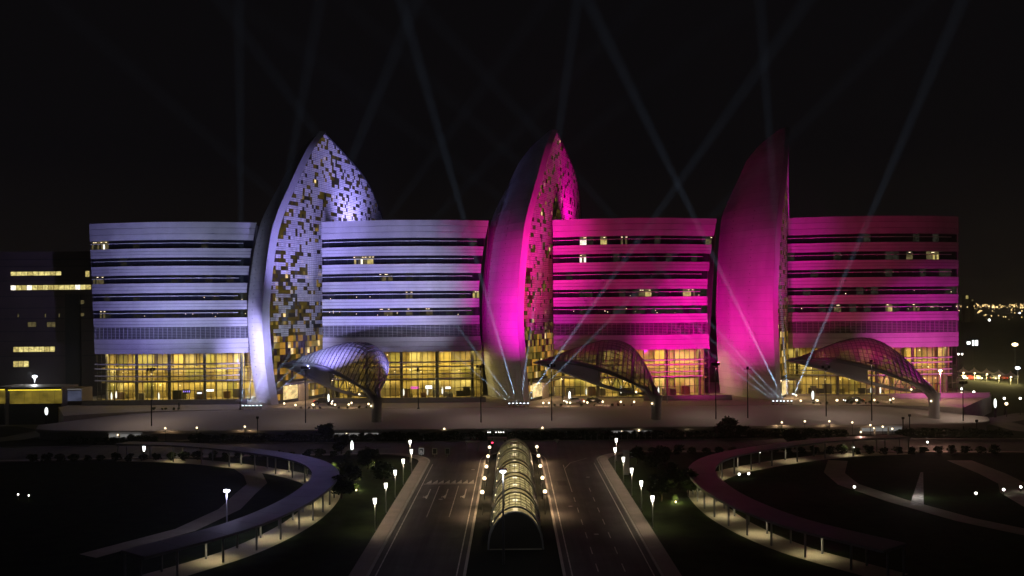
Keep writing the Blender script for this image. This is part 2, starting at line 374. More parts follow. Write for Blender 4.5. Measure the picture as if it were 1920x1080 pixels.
# ================================================================== HOSPITAL BLOCKS
ZB = [(43.3, 48.1, 3), (38.6, 41.1, 3), (33.9, 36.4, 3), (29.1, 31.8, 3), (24.6, 27.1, 3), (20.0, 22.5, 3), (12.9, 16.9, 3)]
WINZ = [(41.1, 43.3), (36.4, 38.6), (31.8, 33.9), (27.1, 29.1), (22.5, 24.6)]
DX = [(12, -2.3), (20, -2.7), (30, -2.8), (40, -1.6), (48, 0)]
def unit_pane(name, mat):
    return MB().box((-.5, -.02, -.5), (.5, .02, .5)).mesh(name, mat)
PANE = {k: unit_pane('window_pane', k) for k in ('wglass', 'lit1', 'lit2', 'lit3', 'dimwin', 'glass')}
def block(label, xl, xr, left_lean, right_follow, lit, signs, lobbydark, light_e):
    o = root('hospital_block', label, 'building', ((xl+xr)/2, 240, 0), 'curved hospital blocks between the sail towers')
    def P(t, z, off=0):
        a = xl + left_lean*(48-z)/35; b = xr + (interp(DX, z) if right_follow else -.25*(48-z)/35)
        return Vector((a + (b-a)*t, 236 + 4*(2*t-1)**2 + off, z))
    T = [i/20 for i in range(21)]
    # cladding strips
    for z0, z1, n in ZB:
        h = (z1-z0)/n
        for k in range(n):
            a, b = z0 + k*h + .045, z0 + (k+1)*h - .045
            MB().strip([P(t, a) for t in T], [P(t, b) for t in T], Vector((0, .3, 0))).build('cladding_panel', 'clad', o)
    # dark wall behind, roof, back
    mb = MB(); rows = [[P(t, z, 1.5) for z in (12.95, 20, 30, 40, 47.4)] for t in T]; mb.grid(rows)
    mb.build('backing_wall', 'dark', o)
    mb = MB(); mb.grid([[P(t, 47.4, .3), Vector((P(t, 47.4).x, 285, 47.4))] for t in T]); mb.build('roof_slab', 'roof', o)
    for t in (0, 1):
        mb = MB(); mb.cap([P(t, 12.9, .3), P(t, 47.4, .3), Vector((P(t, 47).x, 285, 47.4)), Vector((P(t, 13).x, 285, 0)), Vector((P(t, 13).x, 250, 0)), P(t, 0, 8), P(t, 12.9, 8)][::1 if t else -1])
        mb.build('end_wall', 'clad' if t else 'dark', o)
    # soffits and sills of each window band
    for z0, z1 in WINZ:
        for z, nm in ((z0+.02, 'sill'), (z1-.02, 'soffit')):
            MB().grid([[P(t, z, .28), P(t, z, 1.5)] for t in T]).build(nm, 'slat', o)
        MB().tube([P(t, z0 + (z1-z0)*.62, -.05) for t in T[:20]], .09, 5).build('sunshade_rail', 'rail', o)
    # window panes
    n = 24; rw = random.Random(int(xl*7)+3)
    for bi, (z0, z1) in enumerate(WINZ):
        for k in range(n):
            a, b = P((k+.03)/n, z0, .75), P((k+.97)/n, z0, .75); c = (a+b)/2; d = b-a
            mk = lit.get((bi, k), 'wglass')
            an = math.atan2(d.y, d.x); h = z1-z0-.06
            if mk == 'wglass':
                if rw.random() < (.14, .12, .16, .24, .42)[bi]: mk = 'dimwin'
                inst('window_pane', PANE[mk], o, (c.x, c.y, (z0+z1)/2), an, (d.length, 1, h)); continue
            hd = .30*h
            inst('window_pane', PANE['lit2' if mk != 'lit2' else 'dimwin'], o, (c.x, c.y, z1-.03-hd/2), an, (d.length, 1, hd))
            for q in range(3):
                e_ = a.lerp(b, (q+.5)/3); m_ = rw.choice([mk, mk, mk, 'lit2' if mk != 'lit2' else 'dimwin', 'wglass' if q == 1 else mk])
                inst('window_pane', PANE[m_], o, (e_.x, e_.y, z0+.03+(h-hd)/2), an, (d.length/3*.95, 1, h-hd-.05))
            for q in range(rw.randint(1, 2)):
                e_ = a.lerp(b, rw.random()); MB().box((e_.x-.22, e_.y-.08, z1-.32), (e_.x+.22, e_.y-.05, z1-.24)).build('lamp_or_glint', 'bulb', o)
        if bi in (3, 4):
            for q in range(9 if bi == 4 else 3):
                e_ = P(rw.random(), z0, .55); MB().ball((e_.x, e_.y, z0 + rw.uniform(.2, 1.5)), rw.uniform(.05, .10), 6, 4).build('lamp_or_glint', 'bulb', o)  # tiny glowing balls imitate specular glints in the lower window bands
    # plant-floor louvre slats and fins
    for k in range(7):
        z = 17.1 + k*.42
        MB().strip([P(t, z, .1) for t in T], [P(t, z+.16, .02) for t in T], Vector((0, .22, 0))).build('louvre_slat', 'slat', o)
    mb = MB()
    for k in range(34):
        p = P((k+.5)/34, 18.4, -.06); mb.box((p.x-.05, p.y, 16.95), (p.x+.05, p.y+.3, 19.95))
    mb.build('louvre_fins', 'slat', o)
    # lobby glazing
    n = 30; hs = [.4, 3.0, 5.4, 7.8, 10.2, 12.9]
    for k in range(n):
        for r in range(5):
            a, b = P((k+.03)/n, 12, 1.1), P((k+.97)/n, 12, 1.1); c = (a+b)/2; d = b-a
            inst('lobby_pane', PANE['glass'], o, (c.x, c.y, (hs[r]+hs[r+1])/2), math.atan2(d.y, d.x), (d.length, 1, hs[r+1]-hs[r]-.08))
    mb = MB()
    for k in range(n+1):
        p = P(k/n, 12, 1.02); mb.box((p.x-.08, p.y, .3), (p.x+.08, p.y+.16, 12.9))
    for z in hs[:-1]: mb.strip([Vector((P(t, 12).x, P(t, 12).y+1.04, z-.07)) for t in T], [Vector((P(t, 12).x, P(t, 12).y+1.04, z+.07)) for t in T], Vector((0, .12, 0)))
    mb.build('lobby_frame', 'mullion', o)
    for z in (10.1, 8.85, 6.95, 5.7):
        MB().tube([Vector((P(t, 12).x, P(t, 12).y-.1, z)) for t in T[:20]], .16, 5).build('sunshade_tube', 'rail', o)
    # plinth
    MB().strip([Vector((P(t, 12).x, P(t, 12).y+.7, 0)) for t in T], [Vector((P(t, 12).x, P(t, 12).y+.7, .36)) for t in T], Vector((0, 1, 0))).build('plinth', 'concrete', o)
    # interior
    MB().grid([[Vector((P(t, 12).x, P(t, 12).y+1.8, .32)), Vector((P(t, 12).x, 252, .32))] for t in T]).build('lobby_floor', 'lobbyfloor', o)
    MB().grid([[Vector((P(t, 12).x, P(t, 12).y+1.5, 12.88)), Vector((P(t, 12).x, 252, 12.88))] for t in T]).build('lobby_ceiling', 'lobbywall', o)
    xa, xb = P(0, 12).x, P(1, 12).x; nb = 15
    for k in range(nb):
        for za, zb in ((.3, 4.68), (5.06, 8.48), (8.86, 12.88)):
            m_ = rw.choice(['lobbywall', 'lobbywall', 'lobbywall', 'lw2', 'lw3', 'lw5', 'lw5', 'lw2']); yq = 247.3 + rw.choice([0, 0, .5, -1.2, -2.2])
            MB().box((xa+(xb-xa)*k/nb+.02, yq, za), (xa+(xb-xa)*(k+1)/nb-.02, yq+.2, zb)).build('interior_wall_panel', m_, o)
    MB().box((xa, 249.8, .3), (xb, 250, 12.9)).build('lobby_back_wall', 'lobbywall', o)
    for z in (4.7, 8.5):
        MB().box((P(0, 12).x+.2, 243.2, z), (P(1, 12).x-.2, 249.7, z+.35)).build('mezzanine_slab', 'lobbywall', o)
        MB().box((P(0, 12).x+.2, 243.15, z+1.3), (P(1, 12).x-.2, 243.22, z+1.38)).build('mezzanine_rail', 'rail', o)
    for k in range(5):
        p = P(.06 + .22*k, 12, 2.3)
        MB().lathe((p.x, p.y, 0), [(.42, .3), (.42, 12.85)], 12).build('lobby_column', 'column', o)
    # lobby furniture kiosks seen as dark masses
    rnd = random.Random(int(xl*10))
    for k in range(14):
        p = P(rnd.uniform(.05, .95), 12, 3.2 + rnd.uniform(0, 3)); wv = rnd.uniform(1., 2.8); hv = rnd.uniform(.9, 2.6)
        MB().box((p.x-wv/2, p.y, .33), (p.x+wv/2, p.y+1, .33+hv)).build('kiosk', rnd.choice(['column', 'lw4', 'mullion', 'lw3']), o)
    for k in range(18):
        p = P(rnd.uniform(.05, .95), 12, 2.2 + rnd.uniform(0, 3)); z = rnd.choice([7.6, 7.4, 4.3, 12.0, 4.2, 7.8])
        MB().ball((p.x, p.y, z), rnd.uniform(.12, .24), sz=.6).build('lamp_or_glint', 'bulb', o)
    for k in range(3):
        p = P(rnd.uniform(.08, .9), 12, 2.6); z = rnd.uniform(1.2, 2.2)
        MB().lathe((p.x, p.y, z), [(.02, -.9), (.2, -.5), (.22, .4), (.02, 1.2)], 8).build('standing_lamp', 'bulbw', o)
    for px, py, ww, hh, mk in signs:
        c = at(px, py, 236.5)
        s_ = MB().box((c.x-ww/2, 236.45, c.z-hh/2), (c.x+ww/2, 236.55, c.z+hh/2)).build('lobby_sign', mk if mk != 'signp' else 'black', o)
        mb = MB(); nn = max(3, int(ww/.5))
        for q in range(nn):
            x = c.x - ww*.36 + q*ww*.72/(nn-1); hq = hh*rnd.uniform(.12, .24)
            mb.box((x-.14, 236.41, c.z-hq), (x+.12, 236.44, c.z+hq))
        mb.build('sign_lettering', {'signp': 'signp', 'signm': 'carred', 'signw': 'signf'}[mk], s_)
    cx = (P(0, 12).x+P(1, 12).x)/2; W_ = P(1, 12).x - P(0, 12).x
    for zz, yy, e in ((12.6, 242.5, .5), (8.3, 245.3, .25), (4.5, 245.3, .25)):
        lamp('AREA', 'lobby_ceiling_light', (cx, yy, zz), light_e*e, WARM, o, (cx, yy-.6 if zz > 9 else yy, 0), sx=W_*.94, sy=4 if zz > 9 else 3)
    return o
LOB = 8600
block('leftmost hospital block, washed in pale violet light, beside the dark office building', -114.2, -69.0, 1.2, True,
      {(0, 0): 'lit2', (0, 1): 'lit1', (0, 2): 'lit3', (2, 0): 'lit2', (2, 1): 'lit2', (4, 1): 'lit2'},
      [(350, 734, 2.1, 1.1, 'signp'), (374, 737, 1.2, .35, 'signw'), (394, 732, 1.9, .5, 'signw')], [], LOB)
block('hospital block washed in white and violet light between the white and magenta sails', -51.3, -6.1, 0, True,
      {(1, 5): 'lit1', (1, 6): 'lit3', (1, 7): 'lit1', (3, 23): 'lit1', (2, 9): 'lit2', (2, 10): 'lit2', (4, 9): 'lit2', (4, 10): 'lit2', (4, 13): 'lit2', (4, 16): 'lit2', (3, 13): 'lit2'},
      [(778, 727, 2.2, .6, 'signm'), (804, 726, 1.7, .8, 'signw'), (840, 727, 1.4, .5, 'signw')], [], LOB*.9)
block('hospital block washed in hot magenta light between the two pink sails', 11.2, 55.7, 0, True,
      {(0, 4): 'lit3', (0, 7): 'lit1', (0, 10): 'lit2', (1, 4): 'lit3', (3, 13): 'lit2', (3, 14): 'lit1', (3, 20): 'lit1', (3, 21): 'lit1', (0, 23): 'lit2'},
      [], [], LOB*.9)
block('rightmost hospital block with purple glow low on its free end', 74.7, 121.0, 0, False,
      {(1, 19): 'lit1', (1, 20): 'lit1', (1, 16): 'lit2', (4, 6): 'lit2', (4, 13): 'lit1', (4, 17): 'lit2'},
      [], [], LOB*.7)

# low planter walls on the plaza in front of each block
for xa, xb, lab in ((-112, -69, 'low planter wall before the leftmost block'), (-49, -7, 'low planter wall before the block left of the central sail'), (34, 57, 'low pink planter wall before the magenta block'), (98, 124, 'low purple-lit planter wall before the free end of the rightmost block')):
    o = root('planter_wall', lab, 'wall', ((xa+xb)/2, 231, 0))
    MB().box((xa, 230.6, 0), (xb, 231.0, 1.15)).build('wall_face', 'concrete', o); MB().box((xa-.1, 230.5, 1.15), (xb+.1, 231.1, 1.27)).build('coping', 'kerb', o)
    MB().box((xa, 230.3, 0), (xb, 230.58, .45)).build('step', 'concrete', o)

# ================================================================== SAIL TOWERS
CP = smooth_tab([(0, 0), (2.6, 4), (5.5, 9.5), (8, 15.5), (10.3, 21.8), (13, 30), (16, 40), (18.5, 51), (20.3, 63), (21.5, 78)], 10)
CS = [0.]
for a, b in zip(CP, CP[1:]): CS.append(CS[-1] + math.dist(a, b))
def Cs(s):
    if s >= CS[-1]: s = CS[-1]-.001
    i = max(0, next(k for k in range(1, len(CS)) if CS[k] > s)-1); t = (s-CS[i])/(CS[i+1]-CS[i])
    a, b = CP[i], CP[i+1]; return Vector((a[0]+(b[0]-a[0])*t, a[1]+(b[1]-a[1])*t, 0))
def Cn(s):
    d = (Cs(s+.3)-Cs(max(s-.3, 0))).normalized(); return Vector((d.y, -d.x, 0)), math.atan2(d.y, d.x)
UT = smooth_tab([(0, 2.7), (8, 1.2), (16, .35), (24, 0), (35.5, 1.4), (46.6, 4), (56.9, 9.7), (67.9, 17.5), (74.2, 24.3)], 8)
ZT = smooth_tab([(24.3, 74.2), (39, 68.9), (52, 64), (68, 54), (84, 42)], 8)
WT = [(0, 1), (50, 1), (56, .88), (66, .66), (71, .4), (74.2, .06)]
FRIT = None
def sail(label, ox, seed, colr, maxobj, wb=0.):
    oy = 227.0; O = Vector((ox, oy, 0))
    o = root('sail_tower', label, 'tower', (ox+5, oy+12, 0), 'sail-shaped towers of the hospital')
    rnd = random.Random(seed)
    u = lambda z: max(0, interp(UT, z))
    def outer(z): return O + Cs(u(z)) + Vector((-1.0, -1.3, z))
    def shellpt(z, q):
        w_ = interp(WT, z); p = outer(z) + Vector((-9.8, 20.5, 0))*(q*w_); bul = math.sin(math.pi*q)*1.3*w_
        return p + Vector((-.9, -.43, 0))*bul
    def sback(z): 
        if z < 43: return CS[-1]-.5
        for (a, b), (c, d) in zip(ZT, ZT[1:]):
            if d <= z <= b: return a + (c-a)*(b-z)/(b-d)
        return 24.4
    # shell cladding rows
    Q = [i/8 for i in range(9)]
    zs = [0 + 2.12*i for i in range(36)]; zs[-1] = 74.2
    for z0, z1 in zip(zs, zs[1:]):
        mb = MB(); mb.grid([[shellpt(z0+.025, q) for q in Q], [shellpt(z1-.025, q) for q in Q]])
        mb.build('shell_panel', 'shell', o, True)
    zz = [74.2*i/80 for i in range(81)]
    MB().grid([[shellpt(z, q)+Vector((.12, .06, 0)) for q in Q] for z in zz]).build('shell_backing', 'slat', o, True)
    # fixing studs on the shell
    mb = MB()
    for z in zs[3:24]:
        for q in (.34, .70):
            p = shellpt(z+1.05, q); n_ = Vector((-.9, -.43, 0)); mb.box(tuple(p+n_*.06-Vector((.07, .07, .1))), tuple(p+n_*.06+Vector((.07, .07, .1))))
    mb.build('shell_studs', 'dark', o)
    # rim between the shell edge and the glass
    MB().grid([[outer(z), O + Cs(u(z)+.15) + Vector((.55, -.35, z))] for z in zz]).build('rim', 'shell', o, True)
    MB().grid([[O + Cs(u(z)+.15) + Vector((.55, -.35, z)), O + Cs(u(z)+.55) + Vector((0, 0, z))] for z in zz]).build('rim_return', 'slat', o, True)
    # rear wall of the leaf
    MB().grid([[shellpt(z, 1), O + Cs(sback(z)) + Vector((-.2, .3, z))] for z in zz]).build('rear_wall', 'dark', o)
    MB().tube([O + Cs(24.4 + (82-24.4)*i/40) + Vector((0, 0, min(74.0, interp(ZT, 24.4 + (82-24.4)*i/40)-.3))) for i in range(41)], .28, 5).build('edge_trim', 'dark', o)
    # glass skin: panes with their own light
    skin = MB(); cw, ch = .89, 1.02; z = 17.4; ri = 0; whites = []
    while z < 74:
        s = math.floor(u(z))*1.0
        run = 0; wh = False
        while s < 82:
            zc = z + ch/2; sm = s + cw/2
            if sm < u(zc)+.6: s += cw; continue
            if sm > 24.3 and zc > interp(ZT, sm)-.5: break
            if sm > 27 and zc < 46: break
            a, b = O + Cs(s), O + Cs(s+cw); nn, ang = Cn(sm)
            r = rnd.random(); lo = z < 40
            mi = 0 if r < .34 else (1 if r < .90 else (2 if r < (.985 if lo else .995) else 3))
            if sm > 30: mi = 0 if r < .8 else 1
            skin.quad(a+Vector((0, 0, z+.03)), b+Vector((0, 0, z+.03)), b+Vector((0, 0, z+ch-.03)), a+Vector((0, 0, z+ch-.03)), mi)
            if run <= 0:
                p = min(.70 + wb*.4, wb + .30 + .024*sm + (.08 if z > 50 else 0)  - (.02 if z < 34 else 0))
                if math.floor(z/4.65) != math.floor((z-ch)/4.65): p -= .12
                wh = rnd.random() < p; run = rnd.choice([1, 1, 2, 3] if wh else [1, 1, 2])
            run -= 1
            if wh: whites.append((sm, z, ang, nn))
            s += cw
        z += ch; ri += 1
    skin.build('glass_skin', ['oliveglass', 'och1', 'och2', 'och3'], o)
    # white fritted panels (two leaves with a joint) in front of the glass
    global FRIT
    if FRIT is None:
        FRIT = MB().box((-.41, -.03, -.46), (.41, .03, -.04)).box((-.41, -.03, .03), (.41, .03, .45)).mesh('fritted_panel', 'frit')
    whites.sort(key=lambda q: q[0]); rest = MB()
    for k, (sm, z, ang, nn) in enumerate(whites):
        c = O + Cs(sm) + nn*.10 + Vector((0, 0, z+ch/2))
        if k < maxobj: inst('fritted_panel', FRIT, o, c, ang)
        else:
            d = Vector((math.cos(ang), math.sin(ang), 0))
            for za, zb in ((-.46, -.04), (.03, .45)):
                A, B = c - d*.41, c + d*.41
                rest.quad(A+Vector((0, 0, za)), B+Vector((0, 0, za)), B+Vector((0, 0, zb)), A+Vector((0, 0, zb)))
    if rest.f: tag(rest.build('fritted_panels_beyond', 'frit', o), kind='stuff')
    # lower glazing: bigger amber panes
    pm = {k: MB().box((-.46, -.03, -.78), (.46, .03, .78)).mesh('amber_pane', k) for k in ('amber', 'och2', 'och1', 'purpleglass', 'och3', 'wglass')}
    MB().grid([[O + Cs(s)-Cn(s)[0]*.15 + Vector((0, 0, z)) for s in [u(z)+.3+(24-u(z)-.3)*i/16 for i in range(17)]] for z in (0, 6, 12, 17.4)]).build('lower_backing', 'dark', o)
    for r_ in range(10):
        z = .9 + r_*1.68
        for c_ in range(24):
            sm = c_ + .5
            if sm < u(z)+.7: continue
            if z < 4.5 and 5 < sm < 15: continue
            nn, ang = Cn(sm); rr = rnd.random(); e = sm/20
            k = 'amber' if rr < .34-.22*e else 'och2' if rr < .56 else 'och1' if rr < .70 else 'och3' if rr < .735 else 'purpleglass'
            if z < 6 and k == 'amber' and rr > .15: k = 'och1'
            inst('amber_pane', pm[k], o, O + Cs(sm) + Vector((0, 0, z+.8)), ang)
    # entrance canopy and glazed doors
    a, b = O + Cs(5), O + Cs(15)
    n1 = Cn(10)[0]
    MB().strip([a+n1*3.5+Vector((0, 0, 4.9)), b+n1*3.5+Vector((0, 0, 4.9))], [a+n1*3.5+Vector((0, 0, 5.35)), b+n1*3.5+Vector((0, 0, 5.35))], -n1*3.3).build('entrance_canopy', 'slat', o)
    MB().strip([a+n1*.3+Vector((0, 0, .9)), a.lerp(b, .55)+n1*.3+Vector((0, 0, .9))], [a+n1*.3+Vector((0, 0, 4.5)), a.lerp(b, .55)+n1*.3+Vector((0, 0, 4.5))], -n1*.2).build('entrance_glazing', 'och3', o)
    MB().strip([a.lerp(b, .6)+n1*.3+Vector((0, 0, .1)), b+n1*.3+Vector((0, 0, .1))], [a.lerp(b, .6)+n1*.3+Vector((0, 0, 4.5)), b+n1*.3+Vector((0, 0, 4.5))], -n1*.2).build('entrance_wall', 'plaza', o)
    for t in (.1, .35, .62, .85):
        p = a.lerp(b, t) + n1*1.6 + Vector((0, 0, 4.7)); MB().ball(tuple(p), .17, sz=.5).build('downlight', 'bulb', o)
    p = a.lerp(b, .4)+n1*2.2; lamp('POINT', 'entrance_light', (p.x, p.y, 4.4), 700, SODIUM, o, soft=.3)
    return o
SX = (-62.6, 2.4, 67.4)
sail('white and violet lit sail tower with a broad mosaic of white panels', SX[0], 3, VIOLET, 300)
sail('central sail tower lit magenta with a narrow mosaic face', SX[1], 5, MAGENTA, 300, .30)
sail('rightmost sail tower, its wide smooth shell lit pink and its tip in darkness', SX[2], 9, MAGENTA, 120, .30)

# ================================================================== GRIDSHELL CANOPIES
def canopy(label, tx, ty):
    T = Vector((0, 0, 10.6)); Qp = Vector((27, -20, 4.4))
    o = root('entrance_gridshell', label, 'canopy', (0, 0, 0), 'leaf-shaped gridshell canopies on the forecourt')
    def K(u): return T.lerp(Qp, u) + Vector((0, 0, 2.7*math.sin(math.pi*u**.95)))
    def K2(u): return T.lerp(Qp, u) + Vector((-.4*math.sin(math.pi*u), -1.6*math.sin(math.pi*u), -1.5*abs(math.sin(math.pi*u**1.7)) + .5*math.sin(math.pi*u)))
    def S(u, v):
        e = max(0, math.sin(math.pi*(u**2.2)))**.66
        return K(u) + Vector((.20, .98, 0))*(22*e*v) + Vector((0, 0, 7.4*e*math.sin(math.pi*.74*v)))
    NU, NV = 28, 14
    us = [.02 + .97*i/NU for i in range(NU+1)]; vs = [j/NV for j in range(NV+1)]
    for i in range(NU):
        MB().grid([[S(us[i], v) for v in vs], [S(us[i+1], v) for v in vs]]).build('roof_panel', 'canopy', o, True)
    for i in range(0, NU+1):
        MB().tube([S(us[i], v)+Vector((0, -.04, .05)) for v in vs], .11, 4).build('rib', 'rib', o)
    for j in range(1, 14):
        MB().tube([S(u, vs[j])+Vector((0, 0, .06)) for u in us], .06, 4).build('purlin', 'rib', o)
    MB().tube([S(u, 1) for u in us] + [Qp], .28, 6).build('rear_rim', 'beam', o, True)
    U = [i/24 for i in range(25)]
    MB().tube([K(u) for u in U], [.12 + .42*math.sin(math.pi*min(1, u*.9+.05)) for u in U], 8).build('upper_chord', 'rib', o, True)
    MB().tube([K2(u) for u in U], [.12 + .32*math.sin(math.pi*min(1, u*.9+.05)) for u in U], 8).build('lower_chord', 'beam', o, True)
    mb = MB(); mb.grid([[K(u)+Vector((0, .1, -.15)), K2(u)+Vector((0, .5, .1))] for u in U[:15]]); mb.build('soffit_panel', 'beam', o, True)
    for k in range(13, 24):
        a, b = (K(U[k]), K2(U[k+1])) if k % 2 else (K2(U[k]), K(U[k+1]))
        MB().tube([a, b], .13, 5).build('truss_diagonal', 'beam', o)
    for k in range(4, 24, 2):
        MB().tube([K2(U[k]), S(max(.02, U[k]), .42)], .07, 4).build('strut', 'beam', o)
    # forked column rising from street level
    mb = MB()
    mb.grid([[Vector((27.3 + a*math.cos(t), -20.3 + b*math.sin(t), z)) for t in [2*math.pi*i/12 for i in range(12)]] for a, b, z in ((1.3, 1.1, GZ), (1.2, 1.0, -1), (1.2, 1.0, 2.2), (1.5, 1.0, 4.2))], 0, True)
    mb.build('column', 'beam', o, True)
    MB().tube([Vector((26.7, -20.2, 3.4)), Qp.lerp(K(.88), .55), K(.86)], [.8, .62, .45], 8).build('column_arm', 'beam', o, True)
    MB().tube([Vector((27.8, -20.2, 3.4)), S(.985, .5), S(.95, .9)], [.8, .4, .28], 8).build('column_arm', 'beam', o, True)
    MB().ball(tuple(K2(.86)+Vector((0, -.4, .3))), .2).build('marker_lamp', 'bulb', o)
    MB().ball((26.2, -21.2, 2.4), .2).build('marker_lamp', 'bulb', o)
    o.location = (tx, ty, 0); return o
c1 = canopy('violet lit leaf-shaped gridshell canopy in front of the white sail', -58.3, 222)
c2 = copy_tree(c1, (5.3, 222, 0), None, 'dusky pink gridshell canopy in front of the central magenta sail')
c3 = copy_tree(c1, (68.5, 222, 0), None, 'wide gridshell canopy before the rightmost block, see-through over yellow lobby')

# ================================================================== SEARCHLIGHTS (real beams in the haze)
BD = {0: [(455, .5), (462, 16), (468, 27), (475, 39), (482, 46), (489, 52)],
      1: [(955, -48), (962, -35.5), (969, -15.5), (976, 8.5), (983, 34.5), (990, 44)],
      2: [(1450, -53), (1457, -47), (1464, -42), (1470, -26), (1477, -4), (1484, 17.5)]}
BE = {0: [7, 4, 5, 2, 2, 1.6], 1: [4, 6, 14, 10, 8, 4], 2: [2.6, 3, 4, 13, 9, 10]}
WORD = ['first', 'second', 'third', 'fourth', 'fifth', 'sixth']
SAILW = ['white sail', 'central magenta sail', 'rightmost sail']
sl = None
for gi in range(3):
    for k, (px, ang) in enumerate(BD[gi]):
        p = at(px, 765 - 4*gi, 217.3); p.z = .1; p.y = 217.3
        lab = f'{WORD[k]} searchlight from the left in the row at the foot of the {SAILW[gi]}'
        if sl is None:
            r_ = root('searchlight', lab, 'searchlight', (0, 0, 0), 'searchlights in rows of six at the sails')
            MB().box((-.22, -.2, 0), (.22, .2, .12)).build('base_plate', 'black', r_)
            MB().box((-.3, -.05, .12), (-.25, .05, .7)).box((.25, -.05, .12), (.3, .05, .7)).build('yoke', 'black', r_)
            MB().lathe((0, 0, .4), [(.05, 0), (.2, .05), (.24, .3), (.24, .42), (.2, .42)], 10).build('barrel', 'black', r_)
            MB().ball((0, 0, .84), .2, 10, 6, sz=.55).build('lens', 'lens', r_)
            sl = r_; sl.location = p
        else:
            r_ = copy_tree(sl, p, None, lab)
            for ch in list(r_.children):
                if ch.type == 'LIGHT': bpy.data.objects.remove(ch)
        BASE[r_.name] = Vector(p)
        d = Vector((math.tan(R(ang)), -.34 if ang > 15 else -.03, 1))
        lamp('SPOT', 'searchlight_beam', p + Vector((0, 0, 1.02)), BE[gi][k]*2.5e6, BEAM, r_, p + Vector((0, 0, 1.02)) + d*10, size=2.3, blend=.9, soft=.16)

# ================================================================== FLOODLIGHT MASTS
def mast(label, x, y, h, heads, down=0):
    o = root('floodlight_mast', label, 'floodlight mast', (x, y, GZ if y < 214 else 0), 'dark floodlight masts in front of the hospital')
    z0 = GZ if y < 214 else 0.
    MB().tube([(x, y, z0), (x, y, z0+h)], [.16, .08], 7).build('pole', 'black', o)
    MB().box((x-.3, y-.3, z0), (x+.3, y+.3, z0+.25)).build('footing', 'black', o)
    MB().box((x-.9, y-.08, z0+h-.15), (x+.9, y+.08, z0+h)).build('crossarm', 'black', o)
    for i, (aim, e, c, size) in enumerate(heads):
        hx = x + (-.7 + 1.4*i/max(1, len(heads)-1) if len(heads) > 1 else 0); p = Vector((hx, y, z0+h+.35))
        MB().box((hx-.24, y-.2, z0+h+.02), (hx+.24, y+.16, z0+h+.5)).build('floodlight_head', 'black', o)
        bl = 1.0
        if size < 16: bl = .25
        lamp('SPOT', 'floodlight', p + Vector((0, .3, .1)), e, c, o, aim, size=size, blend=bl, soft=.35)
    if down:
        MB().box((x-.3, y-.5, z0+h-.45), (x+.3, y+.5, z0+h-.28)).build('added_downlight_head', 'black', o)
        lamp('SPOT', 'downlight', (x, y, z0+h-.6), down, (1.0, .78, .62), o, (x, y+3, 0), size=165, blend=1, soft=.3)  # wide downlight added to the mast to brighten the deck
    return o
E0 = 1e5
mast('tall dark mast before the leftmost block, nearest the pointed end of the deck', -81.5, 200, 15.5,
     [((-105, 238, 32), .58*E0, VIOLET, 74), ((-86, 237, 33), .40*E0, COOL, 70), ((-68, 231, 13), 1.9*E0, (.50, .46, 1), 46)], 2000)
mast('short mast on the plaza left of the white sail', -67, 218, 9,
     [((-68.5, 230, 18), .16*E0, VIOLET, 80)], 0)
mast('tall dark mast in front of the doorway of the white sail', -47, 201, 15.5,
     [((-36, 237, 27), .90*E0, VIOLET, 66), ((-54, 236, 48), 1.9*E0, VIOLET, 44), ((-54, 234, 22), .3*E0, COOL, 50), ((-37, 143, -3), .22*E0, VIOLET, 34)], 1200)
mast('thin mast on the plaza before the block between white and magenta sails', -23, 216, 9.5, [((-36, 220, 12), .11*E0, VIOLET, 74)], 500)
mast('tall dark mast just left of the central sail', -7.2, 200, 15.5,
     [((-28, 236, 30), .60*E0, (.70, .68, 1.0), 54), ((1.6, 234, 27), .95*E0, FUCHSIA, 55), ((-15, 237, 44), .12*E0, MAGENTA, 11)], 1200)
mast('tall dark mast in front of the doorway of the central sail', 8.8, 201, 15.5,
     [((7, 234, 36), .75*E0, CRIMSON, 50), ((8, 236, 54), 1.5*E0, MAGENTA, 38), ((26, 237, 38), .16*E0, CRIMSON, 66)], 1200)
mast('tall dark mast before the right half of the magenta block', 46, 201, 15.5,
     [((48, 236, 15), 1.05*E0, MAGENTA, 60), ((32, 236, 38), .17*E0, (1, .0, .38), 70), ((30, 216, 11), .09*E0, MAGENTA, 60), ((31, 141, -1), .10*E0, CRIMSON, 28)], 1200)
mast('tall dark mast in front of the shell of the rightmost sail', 53.5, 202, 14.5,
     [((61, 233, 25), .60*E0, MAGENTA, 68)], 0)
mast('dark mast before the doorway of the rightmost sail', 71.7, 203, 14.5,
     [((80, 236, 34), .08*E0, CRIMSON, 75), ((74, 238, 40), .30*E0, FUCHSIA, 38)], 1200)
mast('tall dark mast before the left half of the rightmost block', 80.5, 199, 16,
     [((98, 236, 32), .13*E0, (1, 0, .24), 72)], 1200)
mast('slim dark mast near the pointed right end of the deck', 101, 199, 11, [((117, 228, 0), .12*E0, FUCHSIA, 50), ((93, 211, 8), .07*E0, FUCHSIA, 50), ((110, 236, 13), .66*E0, FUCHSIA, 60)], 1600)

